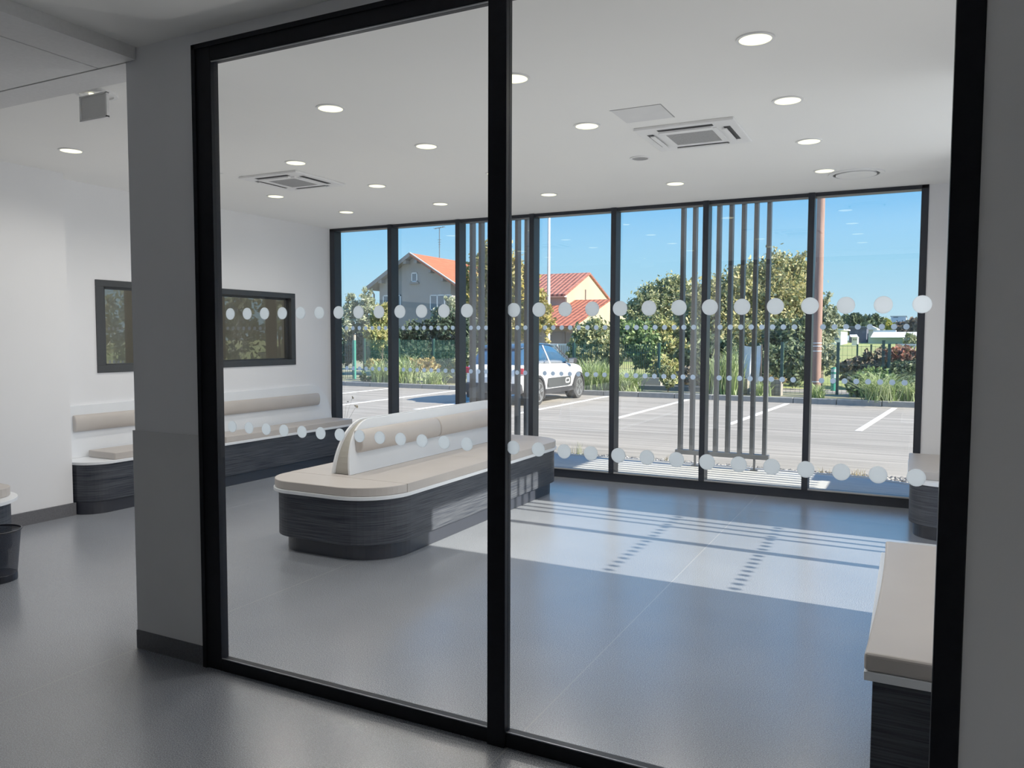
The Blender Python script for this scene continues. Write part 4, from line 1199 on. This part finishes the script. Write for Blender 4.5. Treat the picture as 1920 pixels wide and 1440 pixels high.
# wire gabions
for xa, xb, lab in ((1433, 1466, 'wire gabion filled with pale stone left of the black mullion'), (1388, 1403, 'narrow wire gabion left of the white sheet')):
    A, B = P(xa, 21.5)[0], P(xb, 21.5)[0]
    r = root('gabion', ((A + B) / 2, 21.5, 0), lab, 'gabion', 'wire gabions')
    G().box(A, 21.5, -.03, B, 21.9, .40).build('stone_fill', pm('gabion stone', (.30, .27, .22), .9, scale=12, col2=(.19, .17, .145)), r)
    g = G(); k = A
    while k < B + .01:
        g.box(k - .005, 21.485, -.03, k + .005, 21.495, .42); k += .1
    for z in (.0, .1, .2, .3, .4): g.box(A, 21.485, z, B, 21.495, z + .008)
    g.build('wire_cage', 'fin', r)
# rock mound and white kerb slab at the left
c = at(1168, 700, 22.3)
g = G().tube([(c.x - .5, c.y, .1), (c.x, c.y + .1, .16), (c.x + .5, c.y, .02)], [.2, .34, .12], 9)
tag(g.build('boulder', 'block', origin=(c.x, c.y, 0)), 'pale boulder in the bed right of the slim mullion', 'rock')
# feeding box by the fence
c = at(1616, 697, 25.2)
r = root('trough', (c.x, c.y, 0), 'small framed box behind the green shrub in the field', 'box')
G().box(c.x - .34, c.y - .2, -.02, c.x + .34, c.y + .2, .30).build('box', 'dark', r)
G().box(c.x - .38, c.y - .24, .30, c.x + .38, c.y + .24, .36).build('rim', 'block', r)

# ------------------------------------------------------------------ houses
def window(parent, c0, c1, y, thick=.06, panes=2, m_f='pvc'):
    """window on a wall facing -y; c0 lower left, c1 upper right (x,z)"""
    (xa, za), (xb, zb) = c0, c1
    fr = .07
    g = G().box(xa, y - thick, za, xb, y, za + fr).box(xa, y - thick, zb - fr, xb, y, zb).box(xa, y - thick, za, xa + fr, y, zb).box(xb - fr, y - thick, za, xb, y, zb)
    for k in range(1, panes):
        x = xa + (xb - xa) * k / panes
        g.box(x - fr * .6, y - thick, za, x + fr * .6, y, zb)
    o = g.build('window', m_f, parent)
    G().box(xa + .02, y - .03, za + .02, xb - .02, y - .005, zb - .02).build('pane', 'win_glass', o)
    return o


# grey gabled house on the left
YH = 46.
ap = at(768, 474, YH); el = at(686, 539, YH)
wl = at(703, 560, YH).x
half = ap.x - el.x; hw = ap.x - wl
hz, ez = ap.z, el.z
h1 = root('house', (ap.x, YH, 0), 'grey rendered gable house with bright orange tiled roof', 'house')
eave_w = hz - (hz - ez) * hw / half
G().prism([(ap.x - hw, -.1), (ap.x + hw, -.1), (ap.x + hw, eave_w - .22), (ap.x, hz - .25), (ap.x - hw, eave_w - .22)], YH + .55, YH + 13, 'y').build('wall', 'render_grey', h1)
rf = G()
for s in (-1, 1):
    rf.add([(ap.x, YH, hz), (ap.x + s * half, YH, ez), (ap.x + s * half, YH + 13.5, ez), (ap.x, YH + 13.5, hz),
            (ap.x, YH, hz - .18), (ap.x + s * half, YH, ez - .18), (ap.x + s * half, YH + 13.5, ez - .18), (ap.x, YH + 13.5, hz - .18)],
           [(0, 1, 2, 3), (7, 6, 5, 4), (0, 4, 5, 1), (1, 5, 6, 2), (2, 6, 7, 3)])
ro = rf.build('roof', 'tile_o', h1)
for s in (-1, 1):
    dn = .25 if s < 0 else .02
    G().add([(ap.x, YH - .03, hz + .05), (ap.x + s * half, YH - .03, ez + .05), (ap.x + s * half, YH - .03, ez - dn), (ap.x, YH - .03, hz - dn), (ap.x, YH + .05, hz + .05), (ap.x + s * half, YH + .05, ez + .05), (ap.x + s * half, YH + .05, ez - dn), (ap.x, YH + .05, hz - dn)],
            [(0, 1, 2, 3), (7, 6, 5, 4), (0, 4, 5, 1), (1, 5, 6, 2), (2, 6, 7, 3), (3, 7, 4, 0)]).build('barge_board', 'wood_grey' if s < 0 else 'pvc', ro)
    G().add([(ap.x, YH + .02, hz - .19), (ap.x + s * half * .995, YH + .02, ez - .19), (ap.x + s * half * .995, YH + 13, ez - .19), (ap.x, YH + 13, hz - .19)], [(0, 1, 2, 3)]).build('eave_lining', 'wood_grey', ro)
    for q in (.12, .42, .68):
        x = ap.x + s * half * q; z = hz - (hz - ez) * q - .32
        G().box(x - .12, YH + .02, z - .14, x + .12, YH + .56, z + .1).build('purlin_end', 'wood_grey', ro)
a, b = at(772, 529, YH + .55), at(783, 511, YH + .55)
window(h1, (a.x, a.z), (b.x, b.z), YH + .55, panes=1)
G().box(a.x - .15, YH + .4, a.z - .14, b.x + .15, YH + .56, a.z).build('sill', 'wood_grey', h1)
a, b = at(807, 582, YH + .55), at(848, 552, YH + .55)
window(h1, (a.x, a.z), (b.x, b.z), YH + .55, panes=3)
a, b = at(719, 592, YH + .55), at(752, 553, YH + .55)
window(h1, (a.x, a.z), (b.x, b.z), YH + .55, panes=3)
a = at(692, 541, YH); b = at(703, 549, YH + .5); c2 = at(703.5, 640, YH + .5)
G().tube([(a.x, YH + .2, a.z - .1), (a.x + .1, YH + .3, a.z - .25), (b.x - .08, YH + .5, b.z - .1), (c2.x - .08, YH + .5, 0)], .06, 8).build('downpipe', 'wood_grey', h1)
# aerial on the ridge
a = at(824, 480, YH + 5)
r = root('tv_aerial', (a.x, YH + 5, hz), 'thin television aerial on the orange roof', 'aerial')
t_ = at(824, 427, YH + 5)
G().tube([(a.x, YH + 5, hz - .4), (a.x, YH + 5, t_.z)], .03, 6).build('mast', 'fin', r)
g = G()
g.beam((a.x - .45, YH + 5, t_.z - .05), (a.x + .45, YH + 5, t_.z + .05), .04, .04)
for k in range(5): g.beam((a.x - .4 + .2 * k, YH + 4.8, t_.z - .04 + .02 * k), (a.x - .4 + .2 * k, YH + 5.2, t_.z - .04 + .02 * k), .025, .025)
for k in range(4): g.beam((a.x - .16 + .03 * k, YH + 5, t_.z - .9 - .18 * k), (a.x + .16 - .03 * k, YH + 5, t_.z - .9 - .18 * k), .025, .025)
g.build('element', 'fin', r)

# cream house: ridge runs left-right, gable faces right
Y0 = 44.
fc = at(1063, 546, Y0)          # front right eave corner
XG = fc.x
Yp_ = Y0 * 43.2 / 40; Yb = 2 * Yp_ - Y0
pk = at(1104, 511, Yp_)
h2 = root('house', (XG - 5, Y0, 0), 'cream rendered house with two barrel tiled roofs behind the olive shrub', 'house')
ze, zp = fc.z, pk.z
G().prism([(Y0, -.1), (Yb, -.1), (Yb, ze - .1), (Yp_, zp - .1), (Y0, ze - .1)], XG - 4.8, XG, 'x').build('wall', 'render_cream', h2)
sl = (zp - ze) / (Yp_ - Y0)
rf = G()
for s, ye in ((-1, Y0 - .5), (1, Yb + .5)):
    zz = ze - sl * .5
    rf.add([(XG + .12, Yp_, zp), (XG + .12, ye, zz), (XG - 5.0, ye, zz), (XG - 5.0, Yp_, zp), (XG + .12, Yp_, zp - .12), (XG + .12, ye, zz - .12), (XG - 5.0, ye, zz - .12), (XG - 5.0, Yp_, zp - .12)],
           [(0, 1, 2, 3), (7, 6, 5, 4), (0, 4, 5, 1), (1, 5, 6, 2), (2, 6, 7, 3)])
rf.build('roof', 'tile_r', h2)
G().box(XG - 4.8, Y0 - .42, ze - .36, XG, Y0 - .02, ze - .16).build('soffit', 'pvc', h2)
G().box(XG - 5.5, Y0 - .03, .2, XG - .05, Y0 + .02, ze - .2).build('shaded_front', pm('shaded brown render', (.30, .27, .25), .9), h2)  # sheet over the cream front, shading put into its colour
a = at(1097, 560, Yp_)
G().box(XG, Yp_ - .6, a.z - 1.0, XG + .06, Yp_ - .5, a.z + .55).build('downpipe', 'shutter', h2)
# lower wing
Y1 = 40.
lc = at(1079, 606, Y1); XL1 = lc.x
Yq = Y1
for _ in range(60):
    if at(1141, 561, Yq).x < XL1: Yq += .1
    else: break
Yq = max(Yq, Y1 + 2)
k_ = 0
while at(1141, 561, Yq).x > XL1 and k_ < 200: Yq += .05; k_ += 1
pz = at(1141, 561, Yq).z
h3 = h2     # the low wing belongs to the same house
G().prism([(Y1, -.1), (Yq + 4, -.1), (Yq + 4, pz - 1.2), (Yq, pz - .1), (Y1, lc.z - .1)], XL1 - 4.6, XL1, 'x').build('wall', 'render_cream', h3)
sl = (pz - lc.z) / (Yq - Y1)
rf = G()
zz = lc.z - sl * .5
rf.add([(XL1 + .1, Yq, pz), (XL1 + .1, Y1 - .5, zz), (XL1 - 4.8, Y1 - .5, zz), (XL1 - 4.8, Yq, pz), (XL1 + .1, Yq, pz - .1), (XL1 + .1, Y1 - .5, zz - .1), (XL1 - 4.8, Y1 - .5, zz - .1), (XL1 - 4.8, Yq, pz - .1)],
       [(0, 1, 2, 3), (7, 6, 5, 4), (0, 4, 5, 1), (1, 5, 6, 2), (2, 6, 7, 3), (3, 7, 4, 0)])
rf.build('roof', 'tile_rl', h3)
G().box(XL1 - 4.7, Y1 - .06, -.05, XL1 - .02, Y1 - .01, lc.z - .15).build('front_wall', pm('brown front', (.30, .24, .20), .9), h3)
for xa, xb in ((1034, 1060), (1061, 1076)):
    A, B = at(xa, 640, Y1 - .06).x, at(xb, 640, Y1 - .06).x
    G().box(A, Y1 - .12, .05, B, Y1 - .05, lc.z - .5).build('shutter', 'shutter', h3)
# annex with a wall-mounted cooling unit
c = at(1186, 600, 42)
h4 = root('house', (c.x - 1.2, 42, 0), 'low cream annex peeking over the green shrub', 'house')
zt = at(1188, 602, 42).z
G().prism([(c.x - .9, -.05), (c.x + .6, -.05), (c.x + .6, zt - .35), (c.x - .1, zt), (c.x - .9, zt)], 42, 45, 'y').build('wall', 'render_cream', h4)
G().prism([(c.x - 1.0, zt + .02), (c.x - .05, zt + .02), (c.x + .75, zt - .38), (c.x + .75, zt - .30), (c.x - .02, zt + .10), (c.x - 1.0, zt + .10)], 41.8, 45.2, 'y').build('roof', 'wood_grey', h4)
r = root('cooling_unit', (c.x - .05, 42.4, zt), 'white outdoor cooling unit on the annex roof', 'air conditioner')
u0, u1 = at(1180, 599, 42.3), at(1189, 587, 42.3)
G().box(u0.x, 42.3, u0.z - .1, u1.x, 42.6, u1.z).build('casing', 'pvc', r, bevel=.02)
mid = (u0 + u1) / 2
G().prism([(mid.x + .13 * math.cos(2 * math.pi * k / 16), mid.z + .13 * math.sin(2 * math.pi * k / 16)) for k in range(16)], 42.28, 42.31, 'y').build('fan_grille', 'grille', r)

# far buildings beyond the field
def far_box(name, label, xa, xb, yt, yb, Y, m, depth=8, mat_roof=None, wins=(), tower=False, pitched=0):
    a, b = at(xa, yb, Y), at(xb, yt, Y)
    r = root(name, ((a.x + b.x) / 2, Y, 0), label, 'building')
    G().box(a.x, Y, a.z - 1.2, b.x, Y + depth, b.z).build('wall', m, r)
    if mat_roof: G().prism([(a.x - .3, b.z), (b.x + .3, b.z), (b.x + .3, b.z + .15), ((a.x + b.x) / 2, b.z + .15 + pitched), (a.x - .3, b.z + .15)], Y - .3, Y + depth, 'y').build('roof', mat_roof, r)
    for (p, q, s, t) in wins:
        A, B = at(p, t, Y), at(q, s, Y)
        G().box(A.x, Y - .08, A.z, B.x, Y, B.z).build('window', 'win_glass', r)
    return r


far_box('building', 'white far house behind the slender tree', 1522, 1577, 619, 641, 95, pm('white render', (.80, .78, .74), .8), 10, 'pvc', ((1554, 1561, 629, 637), (1565, 1573, 629, 637)))
far_box('building', 'dark blue grey far shed in the middle of the field edge', 1592, 1625, 614, 641, 110, pm('slate cladding', (.075, .085, .12), .8), 5, 'win_glass')
far_box('building', 'pale far gable beside the dark shed', 1625, 1640, 618, 641, 118, pm('pale cladding', (.5, .48, .45), .8), 10, 'pvc', pitched=.4)
gh = far_box('greenhouse', 'long low white roofed greenhouse at the field edge', 1628, 1740, 632, 641, 104, pm('greenhouse side', (.22, .34, .32), .4), 12)
a, b = at(1632, 632.5, 103), at(1740, 632.5, 103); c, d = at(1638, 622.5, 106), at(1740, 622.5, 106)
G().add([(a.x, 103, a.z), (b.x, 103, b.z), (d.x, 106, d.z), (c.x, 106, c.z)], [(0, 1, 2, 3)]).build('roof', 'pvc', gh)
a, b = at(1637, 620, 112), at(1680, 619, 112)
G().box(a.x, 112, a.z - .35, b.x, 115, b.z).build('ridge_roof', 'pvc', gh)
tw = far_box('building', 'square grey tower block on the horizon', 1670, 1699, 593, 616, 330, pm('tower concrete', (.42, .46, .52), .9), 25, 'block', ((1681, 1683, 600, 604), (1691, 1693, 600, 604), (1675, 1684, 594, 596)))
ph = far_box('playhouse', 'tiny white playhouse at the edge of the field', 1597, 1608, 631.5, 642, 92, pm('white boards', (.7, .7, .68), .7), 2, None, ((1600, 1602, 635, 638), (1604, 1606, 635, 638)))
a, b, c, d = at(1594.5, 632, 91), at(1609.5, 632, 91), at(1606.5, 627, 93), at(1593, 627.5, 93)
G().add([tuple(a), tuple(b), tuple(c), tuple(d)], [(0, 1, 2, 3)]).build('roof', 'pvc', ph)
# pale railing at right edge
A, B = P(1684, 27)[0], P(1726, 27)[0]
g = G().box(A, 27, 1.28, B, 27.03, 1.33)
k = A
while k < B:
    g.box(k - .012, 27, .3, k + .012, 27.03, 1.3); k += .11
tag(g.build('railing', 'white_steel', origin=((A + B) / 2, 27, 0)), 'short white railing above the red tipped shrub', 'fence')

# ------------------------------------------------------------------ sky and sun
w = bpy.data.worlds.new('world'); sc.world = w; w.use_nodes = True
nt = w.node_tree; k = nt.links.new
bg = nt.nodes['Background']
tc = nt.nodes.new('ShaderNodeTexCoord'); sp = nt.nodes.new('ShaderNodeSeparateXYZ'); k(tc.outputs['Generated'], sp.inputs[0])
rp = nt.nodes.new('ShaderNodeValToRGB')
e = rp.color_ramp.elements
e[0].position = 0.0; e[0].color = L('#c3e4f5')
e[1].position = 1.0; e[1].color = L('#3a90f4')
for pos, c in ((.03, '#b6e4fa'), (.09, '#9adafd'), (.17, '#6cc0ff'), (.30, '#58b0ff')):
    x = e.new(pos); x.color = L(c)
k(sp.outputs[2], rp.inputs[0]); k(rp.outputs[0], bg.inputs[0])
bg.inputs[1].default_value = 1.14
sd = bpy.data.lights.new('sun', 'SUN'); sd.energy = 15.0; sd.angle = math.radians(.55); sd.color = (1, .94, .82)
so = bpy.data.objects.new('sun', sd); COL.objects.link(so)
so.rotation_euler = Vector((-1, .02, -.621)).to_track_quat('-Z', 'Y').to_euler()
so.location = (20, 0, 20)

# ------------------------------------------------------------------ view
sc.view_settings.view_transform = 'Standard'
sc.view_settings.look = 'None'
sc.view_settings.exposure = -0.05
sc.view_settings.gamma = 1.25
sc.cycles.use_denoising = True
sc.cycles.max_bounces = 12
sc.cycles.diffuse_bounces = 6
sc.cycles.transparent_max_bounces = 24
sc.cycles.sample_clamp_indirect = 6
